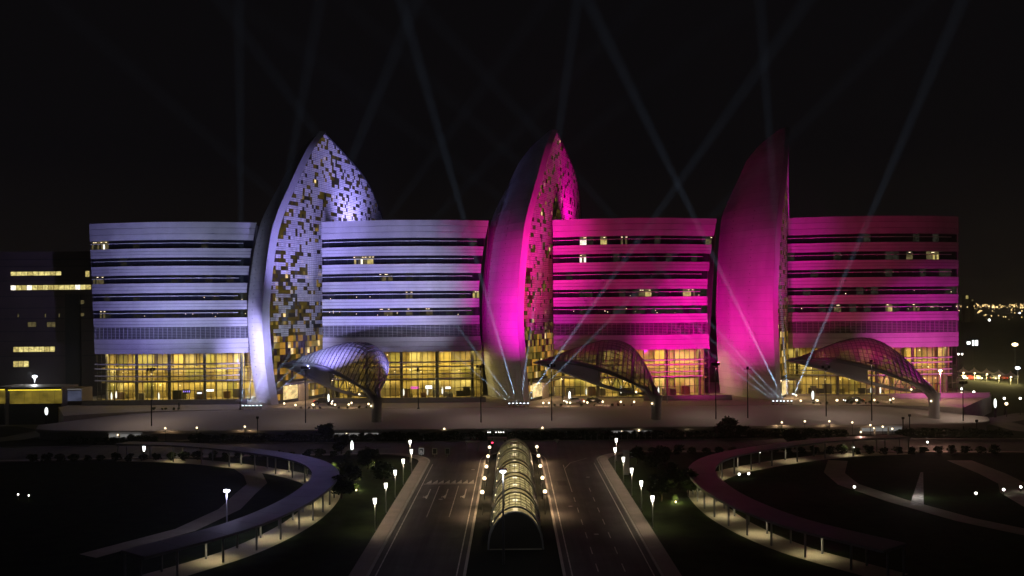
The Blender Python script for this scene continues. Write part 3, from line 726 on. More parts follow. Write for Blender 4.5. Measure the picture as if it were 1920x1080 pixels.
# roof floodlights that graze the mosaic of each sail
def roof_flood(label, loc, aim, e, c, size):
    o = root('roof_floodlight', label, 'floodlight', loc, 'floodlights on the hospital roofs')
    x, y, z = loc
    MB().box((x-.4, y-.3, z), (x+.4, y+.3, z+.15)).build('base_plate', 'black', o)
    MB().box((x-.3, y-.2, z+.15), (x+.3, y+.2, z+.6)).build('head', 'black', o)
    lamp('SPOT', 'floodlight', (x, y, z+.9), e, c, o, aim, size=size, blend=.9, soft=.3)
roof_flood('roof floodlight at the corner beside the white sail mosaic', (-37.5, 258, 47.4), (-48, 263, 59), .30*E0, VIOLET, 125)
roof_flood('roof floodlight at the corner beside the central sail mosaic', (25.5, 256, 47.4), (17, 262, 58), .15*E0, MAGENTA, 115)
roof_flood('roof floodlight at the corner beside the rightmost sail mosaic', (88, 246, 47.4), (80.5, 252, 56), .06*E0, FUCHSIA, 105)

# ================================================================== COVERED WALKWAY (glazed tube)
WY0, WY1, WR, WH = 105.0, 165.0, 3.2, 4.4
o = root('glazed_walkway', 'warm lit glazed tubular walkway running between the two roads', 'walkway', (0.2, 130, GZ))
def tubept(a, y, k=1.):
    return Vector((.2 + WR*k*math.cos(a), y, GZ + WH*k*math.sin(a)))
mb = MB().box((-2.9, WY0, GZ+.02), (3.3, WY1, GZ+.12)); mb.build('walkway_floor', 'path', o)
A = [math.pi*(1-i/14) for i in range(15)]
y = WY1; per = 0
while y > WY0+2:
    yb = max(WY0, y-2.8)
    MB().grid([[tubept(a, y) for a in A], [tubept(a, yb) for a in A]]).build('solid_band', 'tubeband', o, True)
    for yy in (y, yb): MB().tube([tubept(a, yy, 1.02) for a in A], .12, 5).build('arch_rib', 'steel', o)
    ye = max(WY0, y-11.4)
    if ye < yb-.5:
        ny = 5
        for j in range(ny):
            ya, yc = yb + (ye-yb)*(j+.04)/ny, yb + (ye-yb)*(j+.96)/ny
            for i in range(14):
                a0, a1 = A[i] + (A[i+1]-A[i])*.04, A[i] + (A[i+1]-A[i])*.96
                MB().quad(tubept(a0, ya), tubept(a1, ya), tubept(a1, yc), tubept(a0, yc)).build('glass_pane', 'tubeglass' if 1 <= i < 11 else 'slat', o)
        mb = MB()
        for i in range(1, 14): mb.tube([tubept(A[i], yb), tubept(A[i], ye)], .045, 4)
        mb.build('glazing_bars', 'mullion', o)
        for j in range(1, ny): MB().tube([tubept(a, yb + (ye-yb)*j/ny) for a in A], .045, 4).build('hoop', 'mullion', o)
    y -= 11.4; per += 1
MB().grid([[tubept(a, WY1+.05), Vector((.2, WY1+.05, GZ+.1))] for a in A]).build('end_wall', 'tubemetal', o)
MB().grid([[tubept(a, WY0+.15), Vector((.2, WY0+.15, GZ+.1))] for a in A]).build('end_wall', 'mullion', o)  # dark wall added to hide the bright interior at the near end
for k in range(11):
    yy = WY0 + 4 + k*5.2
    MB().box((-.1, yy, GZ+3.7), (.5, yy+1.4, GZ+3.78)).build('ceiling_light', 'globe', o)
    MB().ball((-2.5, yy+1, GZ+2.2), .13).build('wall_light', 'bulb', o)
lamp('AREA', 'walkway_light', (.2, 136, GZ+3.55), 2400, (1.0, .86, .50), o, (.2, 136, GZ), sx=1.2, sy=56)

# ================================================================== LAMPS ALONG THE WAY
gl = None
for s, side in ((-1, 'left'), (1, 'right')):
    for k, yy in enumerate((123, 133, 143, 153, 163)):
        lab = f'{WORD[k]} globe lamp from the front along the {side} side of the walkway'
        if gl is None:
            r_ = root('globe_lamp', lab, 'lamp', (0, 0, 0), 'globe lamps beside the walkway')
            MB().tube([(0, 0, 0), (0, 0, 2.9)], [.07, .05], 6).build('post', 'black', r_)
            MB().lathe((0, 0, 2.85), [(.05, 0), (.16, .06), (.16, .12)], 8).build('collar', 'black', r_)
            MB().ball((0, 0, 3.2), .28, 10, 7).build('globe', 'globe', r_); gl = r_
            r_.location = (s*4.35, yy, GZ)
        else: r_ = copy_tree(gl, (s*4.35, yy, GZ), None, lab)
LAMPS = [c for c in sc.objects if c.type == 'EMPTY' and c.name.startswith('globe_lamp')]
for c in LAMPS:
    BASE[c.name] = Vector(c.location)
    lamp('SPOT', 'globe_light', Vector(c.location)+Vector((0, 0, 2.7)), 950, SODIUM, c, Vector(c.location), size=165, blend=.6, soft=.28)
ln = None
for s, side in ((-1, 'left'), (1, 'right')):
    pts = [(18.0, 115), (18.0, 125), (18.0, 135), (18.0, 145), (17.8, 155), (19.3, 166)]
    for k, (x, yy) in enumerate(pts):
        lab = f'{(WORD+["seventh","eighth"])[k]} lantern post from the front along the {side} footway'
        if ln is None:
            r_ = root('lantern_post', lab, 'lamp', (0, 0, 0), 'lantern posts along the outer footways')
            MB().tube([(0, 0, 0), (0, 0, 3.4)], [.08, .06], 6).build('post', 'slat', r_)
            MB().lathe((0, 0, 3.4), [(.12, 0), (.16, .1), (.24, .75), (.2, .8)], 6).build('lantern', 'lantern', r_)
            MB().lathe((0, 0, 4.2), [(.27, 0), (.2, .1), (.03, .16)], 6).build('cap', 'black', r_); ln = r_
            r_.location = (s*x, yy, GZ)
        else: r_ = copy_tree(ln, (s*x, yy, GZ), None, lab)
for c in [c for c in sc.objects if c.type == 'EMPTY' and c.name.startswith('lantern_post')]:
    BASE[c.name] = Vector(c.location); lamp('SPOT', 'lantern_light', Vector(c.location)+Vector((0, 0, 3.3)), 480, (1, .8, .55), c, Vector(c.location), size=165, blend=.6, soft=.2)

def street_lamp(label, px, py, Y, zb, mat, e=0, color=(1, 1, 1), r=.4, arm=0):
    p = at(px, py, Y)
    o = root('street_lamp', label, 'street lamp', (p.x, p.y, zb), 'tall street lamps')
    MB().tube([(p.x+arm, p.y, zb), (p.x+arm, p.y, p.z+.2)], [.13, .07], 6).build('pole', 'slat', o)
    if arm: MB().tube([(p.x+arm, p.y, p.z+.2), (p.x, p.y, p.z+.3)], .06, 5).build('arm', 'slat', o)
    MB().box((p.x-.45, p.y-.2, p.z+.16), (p.x+.45, p.y+.2, p.z+.34)).build('housing', 'black', o)
    MB().ball((p.x, p.y, p.z), r, 10, 6, sz=.6).build('lamp_glass', mat, o)
    if e: lamp('POINT', 'street_light', (p.x, p.y-.1, p.z-.6), e, color, o, soft=.3)
street_lamp('bright white lamp on a pole rising before the end of the walkway', 943, 884, 99, GZ, 'whitelamp', 260, (.95, .95, 1), .34)
street_lamp('bright blue-white lamp standing in the dark park on the left', 425, 920, 114, GZ, 'whitelamp', 420, (.62, .58, 1), .42)
street_lamp('white lamp above the yellow lit pavilion', 65, 706, 240, GZ, 'whitelamp', 2200, (1, 1, 1), .62)
street_lamp('orange lamp just below the white one at the yellow pavilion', 58, 727, 232, GZ, 'sodium', 3000, SODIUM, .6)
street_lamp('amber lamp beyond the car park at the right edge', 1903, 646, 420, GZ, 'sodium', 0, (1, 1, 1), 1.3)
street_lamp('white lamp beside the car park at the right edge', 1908, 690, 320, GZ, 'whitelamp', 0, (1, 1, 1), .8)
street_lamp('warm lamp in front of the free end of the rightmost block', 1763, 695, 224, 0, 'sodium', 2500, SODIUM, .5)

# plaza bollard lights
bl = None
bpx = [(508, 752), (533, 757), (552, 761), (575, 766), (586, 759), (616, 766), (622, 757), (654, 759), (659, 756), (691, 758), (1022, 766), (1030, 758), (1063, 755), (1076, 767), (1095, 753), (1109, 765), (1130, 754), (1164, 754), (1189, 754),
       (1493, 742), (1502, 752), (1531, 751), (1538, 753), (1570, 751), (1575, 753), (1606, 751), (1611, 752), (1641, 751), (1675, 748), (1676, 752)]
for i, (px, py) in enumerate(bpx):
    q = gp(px, py, .9); q.z = 0
    if q.y < 217.6: q.y = 217.6
    zone = 'white' if px < 800 else ('central magenta' if px < 1300 else 'rightmost')
    lab = f'small warm globe bollard on the plaza before the {zone} sail doorway'
    if bl is None:
        r_ = root('bollard_light', lab, 'bollard', (0, 0, 0)); MB().tube([(0, 0, 0), (0, 0, .8)], .06, 6).build('post', 'steel', r_)
        MB().ball((0, 0, .98), .24, 8, 6).build('globe', 'bulb', r_); bl = r_; r_.location = q
    else: r_ = copy_tree(bl, q, None, lab)
    r_['group'] = f'globe bollards before the {zone} sail'
    if i % 3 == 1: BASE[r_.name] = Vector(q); lamp('SPOT', 'bollard_glow', Vector(q)+Vector((0, .4, 2.2)), 300, SODIUM, r_, Vector(q)+Vector((0, 1.6, 0)), size=150, blend=1, soft=.2)
# small lights along the deck front
for i, (px, py) in enumerate([(310, 803), (369, 802), (459, 800), (833, 804), (1017, 802), (1198, 807), (1290, 811), (1466, 792), (1509, 790), (1555, 790), (1598, 792), (1632, 797), (1655, 800), (1673, 804), (1614, 810)]):
    q = at(px, py, 194.3)
    r_ = root('edge_lamp', f'small lamp at the foot of the deck, {["first","second","third","fourth","fifth","sixth","seventh","eighth","ninth","tenth","eleventh","twelfth","thirteenth","fourteenth","last"][i]} counted from the left', 'lamp', (q.x, q.y, GZ), 'small lamps along the deck front')
    MB().tube([(q.x, q.y, GZ), (q.x, q.y, q.z)], .05, 5).build('post', 'black', r_); MB().ball(tuple(q), .2, 8, 5).build('bulb', 'bulb', r_)
    if i in (0, 2, 7, 9, 11): lamp('SPOT', 'edge_light', (q.x, q.y-.2, q.z+.3), 260, SODIUM, r_, (q.x, q.y-.6, q.z-3), size=160, blend=.6, soft=.2)

# ================================================================== CURVED PERGOLAS
def pergola(s, label, colr):
    cx, cy = s*62, 133
    o = root('curved_pergola', label, 'pergola', (cx, cy, GZ))
    n = 40; ang = list(range(n+1))
    def pt(r, i, z):
        i = min(max(i, 0), n)/n*(len(PERG)-1); k = min(int(i), len(PERG)-2); t = i-k
        a, b = Vector(PERG[k]), Vector(PERG[k+1]); d = (b-a).normalized(); p = a.lerp(b, t) + Vector((d.y, -d.x))*-(r-34.6)
        return Vector((s*p.x, p.y, z))
    for i in range(0, n, 2):
        seg = ang[i:i+3]
        mb = MB(); rows = [[pt(32.5, a, -1.6), pt(32.5, a, -1.3), pt(36.7, a, -1.2), pt(36.7, a, -1.5)] for a in (seg[0]+.01, seg[1], seg[2]-.01)]
        mb.grid(rows, 0, True); mb.cap(rows[0]); mb.cap(rows[-1][::-1]); mb.build('roof_panel', 'pergola', o)
    for i in range(0, n+1, 2):
        for r in (33.2, 36.0):
            p = pt(r, ang[i], GZ); MB().tube([p, pt(r, ang[i], -1.5)], .13, 5).build('post', 'slat', o)
    for i in range(4, 39, 4):
        p = pt(34.6, ang[i], -1.75); MB().ball(tuple(p), .16, sz=.5).build('downlight', 'bulb', o)
        lamp('SPOT', 'pergola_light', tuple(p + Vector((0, 0, -.3))), 260, (1.0, .86, .52), o, tuple(p + Vector((0, 0, -3))), size=150, blend=1, soft=.15)
pergola(-1, 'curved pergola walk ringing the park on the left', VIOLET)
pergola(1, 'curved pergola walk ringing the park on the right, faintly pink', MAGENTA)

# ================================================================== PLANTING
def leaf_cloud(n, rx, ry, rz, size, seed, shell=.55):
    rnd = random.Random(seed); mb = MB()
    lumps = [(rnd.uniform(-.55, .55), rnd.uniform(-.55, .55), rnd.uniform(-.4, .5), rnd.uniform(.35, .6)) for _ in range(9)]
    for _ in range(n):
        lx, ly, lz, lr = rnd.choice(lumps)
        d = Vector((rnd.gauss(0, 1), rnd.gauss(0, 1), rnd.gauss(0, 1))).normalized() * (lr*rnd.uniform(shell, 1.05))
        c = Vector(((lx+d.x)*rx, (ly+d.y)*ry, (lz+d.z)*rz))
        a = Vector((rnd.gauss(0, 1), rnd.gauss(0, 1), rnd.gauss(0, .6))).normalized(); b = a.cross(Vector((rnd.gauss(0, 1), rnd.gauss(0, 1), 1)).normalized()).normalized()
        s_ = size*rnd.uniform(.6, 1.3)
        mb.quad(c - a*s_, c + b*s_*.5, c + a*s_, c - b*s_*.5)
    return mb
SHR = [leaf_cloud(420, 1.0, 1.0, .85, .22, 20+i).mesh('shrub_leaves', 'leaf') for i in range(3)]
stem = MB().tube([(0, 0, -1), (0, 0, .2)], [.08, .03], 5).mesh('stem', 'bark')
def shrub(x, y, sc_, label, group, mat=None, base=GZ):
    o = root('shrub', label, 'shrub', (x, y, base), group)
    f = bpy.data.objects.new('foliage', random.choice(SHR)); col.objects.link(f); f.parent = o; f.location = (0, 0, .8*sc_); f.rotation_euler.z = random.uniform(0, 6); f.scale = (sc_, sc_, sc_*random.uniform(.9, 1.15))
    t = bpy.data.objects.new('stem', stem); col.objects.link(t); t.parent = o; t.location = (0, 0, .8*sc_); t.scale = (sc_, sc_, .8*sc_)
    return o
runs = [((-97, 191.6), (-78, 192.8), 'clipped round shrub in the row below the left end of the deck', 'shrub row at the left end of the deck'),
        ((-70, 193), (-42, 193), 'round dark shrub in the hedge row below the white sail', 'shrub row below the white sail'),
        ((-40, 193), (-2, 193), 'round dark shrub in the hedge row between violet canopy and walkway', 'shrub row left of the walkway axis'),
        ((0, 193), (40, 193), 'round dark shrub in the hedge row below the middle canopy', 'shrub row below the middle canopy'),
        ((42, 193), (72, 193), 'round dark shrub in the hedge row below the rightmost sail', 'shrub row below the rightmost sail'),
        ((84, 192.5), (106, 190), 'round dark shrub in the row below the right end of the deck', 'shrub row at the right end of the deck')]
for (xa, ya), (xb, yb), lab, grp in runs:
    n = int(abs(xb-xa)/1.7)
    for i in range(n+1):
        t = i/n; shrub(xa+(xb-xa)*t, ya+(yb-ya)*t + random.uniform(-.3, .3), random.uniform(.95, 1.3), lab, grp)
# low planters along the plaza edge before each doorway
for xa, xb, lab, grp in ((-52, -33, 'low dark shrub on the plaza edge before the white sail doorway', 'plaza shrubs at the white sail'), (9, 29, 'low dark shrub on the plaza edge before the central sail doorway', 'plaza shrubs at the central sail'), (74, 93, 'low dark shrub on the plaza edge under the right canopy', 'plaza shrubs at the right canopy'), (-88, -82, 'low dark shrub on the plaza edge before the leftmost block', 'plaza shrubs before the leftmost block')):
    n = int((xb-xa)/1.5)
    for i in range(n+1):
        if random.random() < .72: shrub(xa+(xb-xa)*i/n + random.uniform(-.3, .3), 217.9 + random.uniform(-.1, .3), random.uniform(.28, .48), lab, grp, base=0)
# near hedge along the road in front of the ring paths
for s, side in ((-1, 'left'), (1, 'right')):
    for i in range(26):
        x = 27 + i*2.6; shrub(s*(x), 172.6 - (x-27)*.045 + random.uniform(-.4, .4), random.uniform(.8, 1.15), f'low dark shrub along the road verge behind the {side} park', f'verge shrubs behind the {side} park')
CROWN = [leaf_cloud(1500, 2.2, 2.2, 1.9, .30, 40+i, .4).mesh('crown', 'leaf') for i in range(3)]
def tree(label, x, y, s=1., h=2.4, base=GZ, group=None):
    o = root('tree', label, 'tree', (x, y, base), group)
    mb = MB().tube([(0, 0, 0), (.08, .03, h*.5*s), (0, 0, h*s)], [.16*s, .12*s, .07*s], 6)
    for k in range(4):
        a = k*1.6+.3; mb.tube([(0, 0, h*s*.8), (math.cos(a)*.9*s, math.sin(a)*.9*s, h*s+.9*s)], [.06*s, .02*s], 4)
    t = bpy.data.objects.new('trunk', mb.mesh('trunk', 'bark')); col.objects.link(t); t.parent = o
    c = bpy.data.objects.new('crown', random.choice(CROWN)); col.objects.link(c); c.parent = o; c.location = (0, 0, h*s+1.0*s); c.scale = (s, s, s); c.rotation_euler.z = random.uniform(0, 6)
    return o
tree('dark round tree standing against the deck below the white sail doorway', *at(610, 800, 194).xy, 1.0, 1.4)
tree('dark spreading tree against the deck below the rightmost sail shell', *at(1362, 800, 192.4).xy, 1.15, 1.6)
tree('small dark tree beside the spreading one below the rightmost sail', *at(1392, 805, 191.6).xy, .75, 1.6)
for i, (px, py) in enumerate([(1490, 842), (640, 852), (655, 905), (720, 905), (690, 880), (640, 935), (1235, 880), (1262, 905), (1240, 940), (1195, 870), (1290, 930)]):
    q = gp(px, py); side = 'left' if px < 960 else 'right'
    tree(['tree where the right ring path meets the cross road', 'tree nearest the cross road in the dark planting left of the roads', 'tree beside the left pergola bend', 'tree nearest the left lantern posts', 'tree amid the uplit shrubs left of the roads', 'frontmost tree in the planting left of the roads', 'tree beside the right footway sign board', 'tree beside the bend of the right pergola', 'frontmost tree in the planting right of the roads', 'tree nearest the cross road right of the roads', 'tree just outside the front of the right pergola'][i], q.x, q.y, random.uniform(.8, 1.1), 1.3)
# uplit shrubs
for i, (px, py, lab) in enumerate([(703, 872, 'yellow-green uplit shrub nearest the left lantern posts'), (668, 893, 'yellow-green uplit shrub in the middle of the left planting'), (670, 918, 'yellow-green uplit shrub in front of the left planting'),
                                    (627, 876, 'yellow-green uplit shrub at the bend of the left pergola'), (1276, 894, 'yellow-green uplit shrub at the bend of the right pergola'), (1265, 940, 'yellow-green uplit shrub at the front of the right planting')]):
    q = gp(px, py); o = shrub(q.x, q.y, .62, lab, 'uplit shrubs')
    BASE[o.name] = Vector((q.x, q.y, GZ))
    MB().lathe((q.x, q.y-.9, GZ), [(.1, 0), (.12, .2), (.08, .24)], 8).build('uplight', 'bulb', o)
    lamp('POINT', 'uplight_glow', (q.x, q.y-.95, GZ+.5), 170, (1.0, .95, .35), o, soft=.06)

# ================================================================== SIGNS, SIGNALS, SMALL STREET FURNITURE
def totem(label, px, py, Y, zb, h, wd, mat='signw'):
    p = at(px, py, Y)
    o = root('light_totem', label, 'sign', (p.x, p.y, zb), 'illuminated totem signs')
    MB().box((p.x-.25, p.y-.15, zb), (p.x+.25, p.y+.15, p.z-h*.5)).build('stand', 'black', o)
    MB().lathe((p.x, p.y, p.z), [(.02, -h/2), (wd*.4, -h*.35), (wd*.5, 0), (wd*.4, h*.35), (.02, h/2)], 10, sy=.35).build('light_box', mat, o)
totem('white oval light totem by the cross road left of the roads', 660, 837, 182, GZ, 2.4, .62)
totem('white oval light totem by the ramp below the leftmost block', 270, 838, 180, GZ, 2.0, .6)
totem('white light totem before the yellow pavilion', 87, 771, 215, GZ, 1.9, .8)
totem('white light totem at the far right beyond the deck end', 1866, 756, 225, GZ, 2.4, .7)
totem('white light totem beside the white sail doorway', 616, 746, 225, 0, 2.0, .45)
totem('tall white light totem beside the central sail doorway', 1068, 743, 224, 0, 2.6, .55)
totem('white light totem beside the rightmost sail doorway', 1524, 741, 226, 0, 2.2, .6)
def boxsign(name, label, px, py, Y, ww, hh, mat, zb=GZ, face='signf', group=None):
    p = at(px, py, Y); o = root(name, label, 'sign', (p.x, p.y, zb), group)
    MB().tube([(p.x, p.y+.05, zb), (p.x, p.y+.05, p.z)], .05, 5).build('post', 'slat', o)
    MB().box((p.x-ww/2, p.y-.04, p.z-hh/2), (p.x+ww/2, p.y+.04, p.z+hh/2)).build('panel', mat, o)
    f = .12
    mb = MB().box((p.x-ww/2, p.y-.07, p.z+hh/2-f), (p.x+ww/2, p.y-.045, p.z+hh/2)).box((p.x-ww/2, p.y-.07, p.z-hh/2), (p.x+ww/2, p.y-.045, p.z-hh/2+f))
    mb.box((p.x-ww/2, p.y-.07, p.z-hh/2+f), (p.x-ww/2+f, p.y-.045, p.z+hh/2-f)).box((p.x+ww/2-f, p.y-.07, p.z-hh/2+f), (p.x+ww/2, p.y-.045, p.z+hh/2-f))
    mb.build('border', face, o); return o
b1 = boxsign('framed_sign', 'white framed road sign with a pictogram, leftmost of three', 790, 846, 172, 1.0, 1.25, 'black', group='framed signs by the left road mouth')
p = at(790, 846, 172); MB().tri((p.x-.3, p.y-.06, p.z-.35), (p.x+.3, p.y-.06, p.z-.35), (p.x-.05, p.y-.06, p.z+.3)).build('pictogram', 'signf', b1)
boxsign('framed_sign', 'pinkish framed road sign, middle of three', 815, 846, 172, .95, 1.2, 'black', face='paint', group='framed signs by the left road mouth')
boxsign('framed_sign', 'faint framed road sign, rightmost of three', 839, 846, 172, .95, 1.2, 'black', face='slat', group='framed signs by the left road mouth')
# back of give-way sign
p = at(1044, 827, 176); o = root('give_way_sign', 'grey back of a triangular give-way sign beside the walkway end', 'sign', (p.x, p.y, GZ))
MB().tube([(p.x, p.y+.05, GZ), (p.x, p.y+.05, p.z)], .05, 5).build('post', 'slat', o)
mb = MB(); mb.strip([Vector((p.x-.55, p.y-.03, p.z+.4)), Vector((p.x, p.y-.03, p.z-.55))], [Vector((p.x+.55, p.y-.03, p.z+.4)), Vector((p.x+.001, p.y-.03, p.z-.55))], Vector((0, .05, 0))); mb.build('panel', 'paint', o)
# notice board right
p = at(1174, 855, 152); o = root('notice_board', 'tall pale notice board among the right lantern posts', 'sign', (p.x, p.y, GZ))
MB().box((p.x-.55, p.y-.08, GZ+.3), (p.x+.55, p.y+.08, GZ+3.6)).build('panel', 'concrete', o); MB().box((p.x-.4, p.y-.2, GZ), (p.x+.4, p.y+.2, GZ+.3)).build('base', 'slat', o)
MB().box((p.x-.55, p.y-.1, GZ+3.6), (p.x+.55, p.y+.1, GZ+4.2)).build('header', 'slat', o)
# traffic signal
p = at(923, 830, 168); o = root('traffic_signal', 'traffic signal showing red beside the walkway end', 'traffic light', (p.x, p.y, GZ))
MB().tube([(p.x, p.y+.1, GZ), (p.x, p.y+.1, p.z+.9)], .07, 6).build('post', 'black', o)
MB().box((p.x-.2, p.y-.1, p.z-.75), (p.x+.2, p.y+.08, p.z+.3)).build('housing', 'black', o)
MB().ball((p.x, p.y-.14, p.z), .17, 10, 6).build('red_lens', 'red', o)
for dz in (-.28, -.55): MB().ball((p.x, p.y-.1, p.z+dz), .1, 8, 5).build('dark_lens', 'wglass', o)
# barrier hut roof / bus shelter by the walkway end
p = at(886, 828, 178); o = root('shelter', 'small pale-roofed shelter left of the walkway end', 'shelter', (p.x, p.y, GZ))
MB().box((p.x-1.4, p.y-.7, p.z-.1), (p.x+1.4, p.y+.7, p.z+.1)).build('roof', 'concrete', o)
for dx in (-1.2, 1.2): MB().tube([(p.x+dx, p.y, GZ), (p.x+dx, p.y, p.z-.1)], .06, 5).build('post', 'slat', o)
p = at(935, 822, 176); o = root('entrance_portal', 'pale slab portal over the walkway end', 'portal', (p.x, p.y, GZ))
MB().box((p.x-2.2, p.y-1, p.z-.2), (p.x+1.6, p.y+1, p.z+.2)).build('roof', 'concrete', o)
for dx in (-1.9, 1.3): MB().box((p.x+dx-.15, p.y-.8, GZ), (p.x+dx+.15, p.y+.8, p.z-.2)).build('pier', 'dark', o)
# tiny row of lit markers behind it
for i, px in enumerate((915, 919, 930, 935, 939, 944)):
    q = at(px, 810.5, 191.9); r_ = root('marker_light', 'tiny white marker light in the row above the walkway end', 'lamp', (q.x, q.y, GZ), 'marker lights above the walkway end')
    MB().tube([(q.x, q.y, GZ), (q.x, q.y, q.z)], .04, 5).build('post', 'black', r_); MB().ball(tuple(q), .11, 6, 4).build('bulb', 'lantern', r_)
# pale bollards along the cross road on the right
bo = None
for i in range(14):
    q = gp(1098 + i*11.5, 827)
    if bo is None:
        r_ = root('bollard', 'slim pale bollard in the row along the far kerb right of the walkway', 'bollard', (0, 0, 0), 'pale bollards along the far kerb')
        MB().tube([(0, 0, 0), (0, 0, 1.1)], .07, 6).build('post', 'slat', r_); MB().ball((0, 0, 1.12), .09, 6, 4).build('cap', 'concrete', r_); bo = r_; r_.location = (q.x, 192.1, GZ)
    else: copy_tree(bo, (q.x, 192.1, GZ))

# flags/poles dark posts on the deck front
for i, (px, y0) in enumerate([(490, 782), (1682, 783), (1694, 778), (1818, 788)]):
    q = at(px, y0, 197); r_ = root('dark_post', ['short dark post at the deck edge below the white sail', 'left one of two short dark posts below the right canopy', 'right one of two short dark posts below the right canopy', 'short dark post near the right end of the deck'][i], 'post', (q.x, q.y-3, GZ))
    MB().tube([(q.x, q.y-3, GZ), (q.x, q.y-3, q.z)], .12, 6).build('pole', 'black', r_); MB().box((q.x-.28, q.y-3.1, q.z), (q.x+.28, q.y-2.9, q.z+.5)).build('head', 'black', r_)

# ================================================================== CARS
def car(paint):
    r_ = root('parked_car', 'x', 'car', (0, 0, 0))
    prof = [(-2.3, .45), (-2.32, .85), (-2.0, 1.0), (-1.5, 1.05), (-.95, 1.62), (.75, 1.66), (1.45, 1.12), (2.1, 1.0), (2.32, .8), (2.3, .42)]
    mb = MB(); rows = []
    for yv, k in ((-.9, .0), (-.86, .03), (.86, .03), (.9, 0)):
        rows.append([Vector((x*(.99 if abs(yv) > .88 else 1), yv*(1 if z < 1.1 else .86), z)) for x, z in prof])
    mb.grid(rows, 0); mb.cap(rows[0]); mb.cap(rows[-1][::-1]); mb.quad(*[rows[a][b] for a, b in ((0, 0), (0, -1), (3, -1), (3, 0))])
    mb.build('body', paint, r_)
    for s in (-1, 1):
        mb = MB(); mb.cap([(x, s*y_, z) for x, y_, z in ((-1.3, .912, 1.12), (1.2, .912, 1.12), (.7, .80, 1.58), (-.88, .80, 1.55))]); mb.build('side_window', 'wglass', r_)
        MB().ball((2.28, s*.62, .76), .14, 6, 4, sz=.7).build('headlight', 'head', r_); MB().ball((-2.28, s*.66, .85), .12, 6, 4, sz=.7).build('tail_light', 'tail', r_)
        for x in (-1.4, 1.42):
            wv = MB(); wv.tube([(x, s*.70, .34), (x, s*.93, .34)], .34, 12); t_ = wv.build('wheel', 'tyre', r_)
            MB().tube([(x, s*.93, .34), (x, s*.945, .34)], .2, 8).build('rim', 'slat', t_)
    return r_
cars = {'carblack': car('carblack'), 'carwhite': car('carwhite'), 'carred': car('carred')}
used = set()
def put_car(paint, loc, rz, label, group=None):
    if paint in used: r_ = copy_tree(cars[paint], loc, None, label, R(rz))
    else: r_ = cars[paint]; used.add(paint); r_.location = loc; r_.rotation_euler.z = R(rz); r_['label'] = label
    if group: r_['group'] = group
    return r_
q = gp(1601, 756, 0); put_car('carblack', (q.x, max(q.y, 219.5), 0), 180, 'dark people carrier parked on the plaza under the right canopy')
q = gp(606, 758, 0); put_car('carblack', (q.x, max(q.y, 221), 0), 0, 'dark car waiting on the plaza by the white sail doorway')
q = gp(1075, 757, 0); put_car('carwhite', (q.x, max(q.y, 221), 0), 200, 'pale car on the plaza under the middle canopy')
q = gp(1112, 757, 0); put_car('carblack', (q.x, max(q.y, 222), 0), 10, 'dark car beside the pale one under the middle canopy')
q = gp(114, 769, -3); put_car('carwhite', (q.x, q.y, GZ), -80, 'car with headlights on near the yellow pavilion')
for i, px in enumerate((1805, 1818, 1832, 1848, 1864, 1880)):
    q = gp(px, 712, GZ); put_car(['carwhite', 'carred', 'carwhite', 'carblack', 'carwhite', 'carred'][i], (q.x, q.y, GZ), 90 if i % 2 else -90, ['first', 'second', 'third', 'fourth', 'fifth', 'sixth'][i] + ' car from the left in the far car park', 'cars in the far car park')

# ================================================================== PEOPLE
def person(label, x, y, z, cloth, rz=0, stride=.12):
    r_ = root('person', label, 'person', (x, y, z))
    me = bpy.data.meshes.new('body')
    V = [(0, 0, .95), (0, 0, 1.2), (0, 0, 1.42), (0, 0, 1.52), (0, -.02, 1.66), (.10, 0, .88), (.11, -stride, .48), (.11, stride*.3, .06), (.11, stride*.3-.14, .04),
         (-.10, 0, .88), (-.11, stride, .48), (-.11, stride*1.6, .07), (-.11, stride*1.6-.14, .04), (.2, 0, 1.38), (.26, .05, 1.1), (.26, -.06, .86), (-.2, 0, 1.38), (-.26, -.03, 1.1), (-.25, -.1, .87)]
    Ed = [(0, 1), (1, 2), (2, 3), (3, 4), (0, 5), (5, 6), (6, 7), (7, 8), (0, 9), (9, 10), (10, 11), (11, 12), (2, 13), (13, 14), (14, 15), (2, 16), (16, 17), (17, 18)]
    rad = [.16, .15, .15, .06, .11, .1, .075, .05, .04, .1, .075, .05, .04, .075, .05, .04, .075, .05, .04]
    me.from_pydata(V, Ed, []); b = bpy.data.objects.new('body', me); col.objects.link(b); b.parent = r_; me.materials.append(M[cloth])
    m = b.modifiers.new('skin', 'SKIN')
    sv = me.skin_vertices
    if sv:
        for i, d in enumerate(sv[0].data): d.radius = (rad[i], rad[i]); d.use_root = (i == 0)
    b.modifiers.new('sub', 'SUBSURF').levels = 1
    r_.rotation_euler.z = rz; return r_
for px, py, c, lab, rz in [(1055, 752, 'cloth1', 'dark-clothed person standing by the central sail doorway', 0), (336, 766, 'cloth1', 'dark-clothed person alone at the plaza edge before the leftmost block', 1),
                           (540, 752, 'cloth1', 'dark-clothed person walking at the foot of the white sail', 2), (1251, 756, 'cloth2', 'person in white walking on the plaza right of the middle canopy', 1)]:
    q = gp(px, py, 0); person(lab, q.x, max(q.y, 217.8), 0, c, rz)

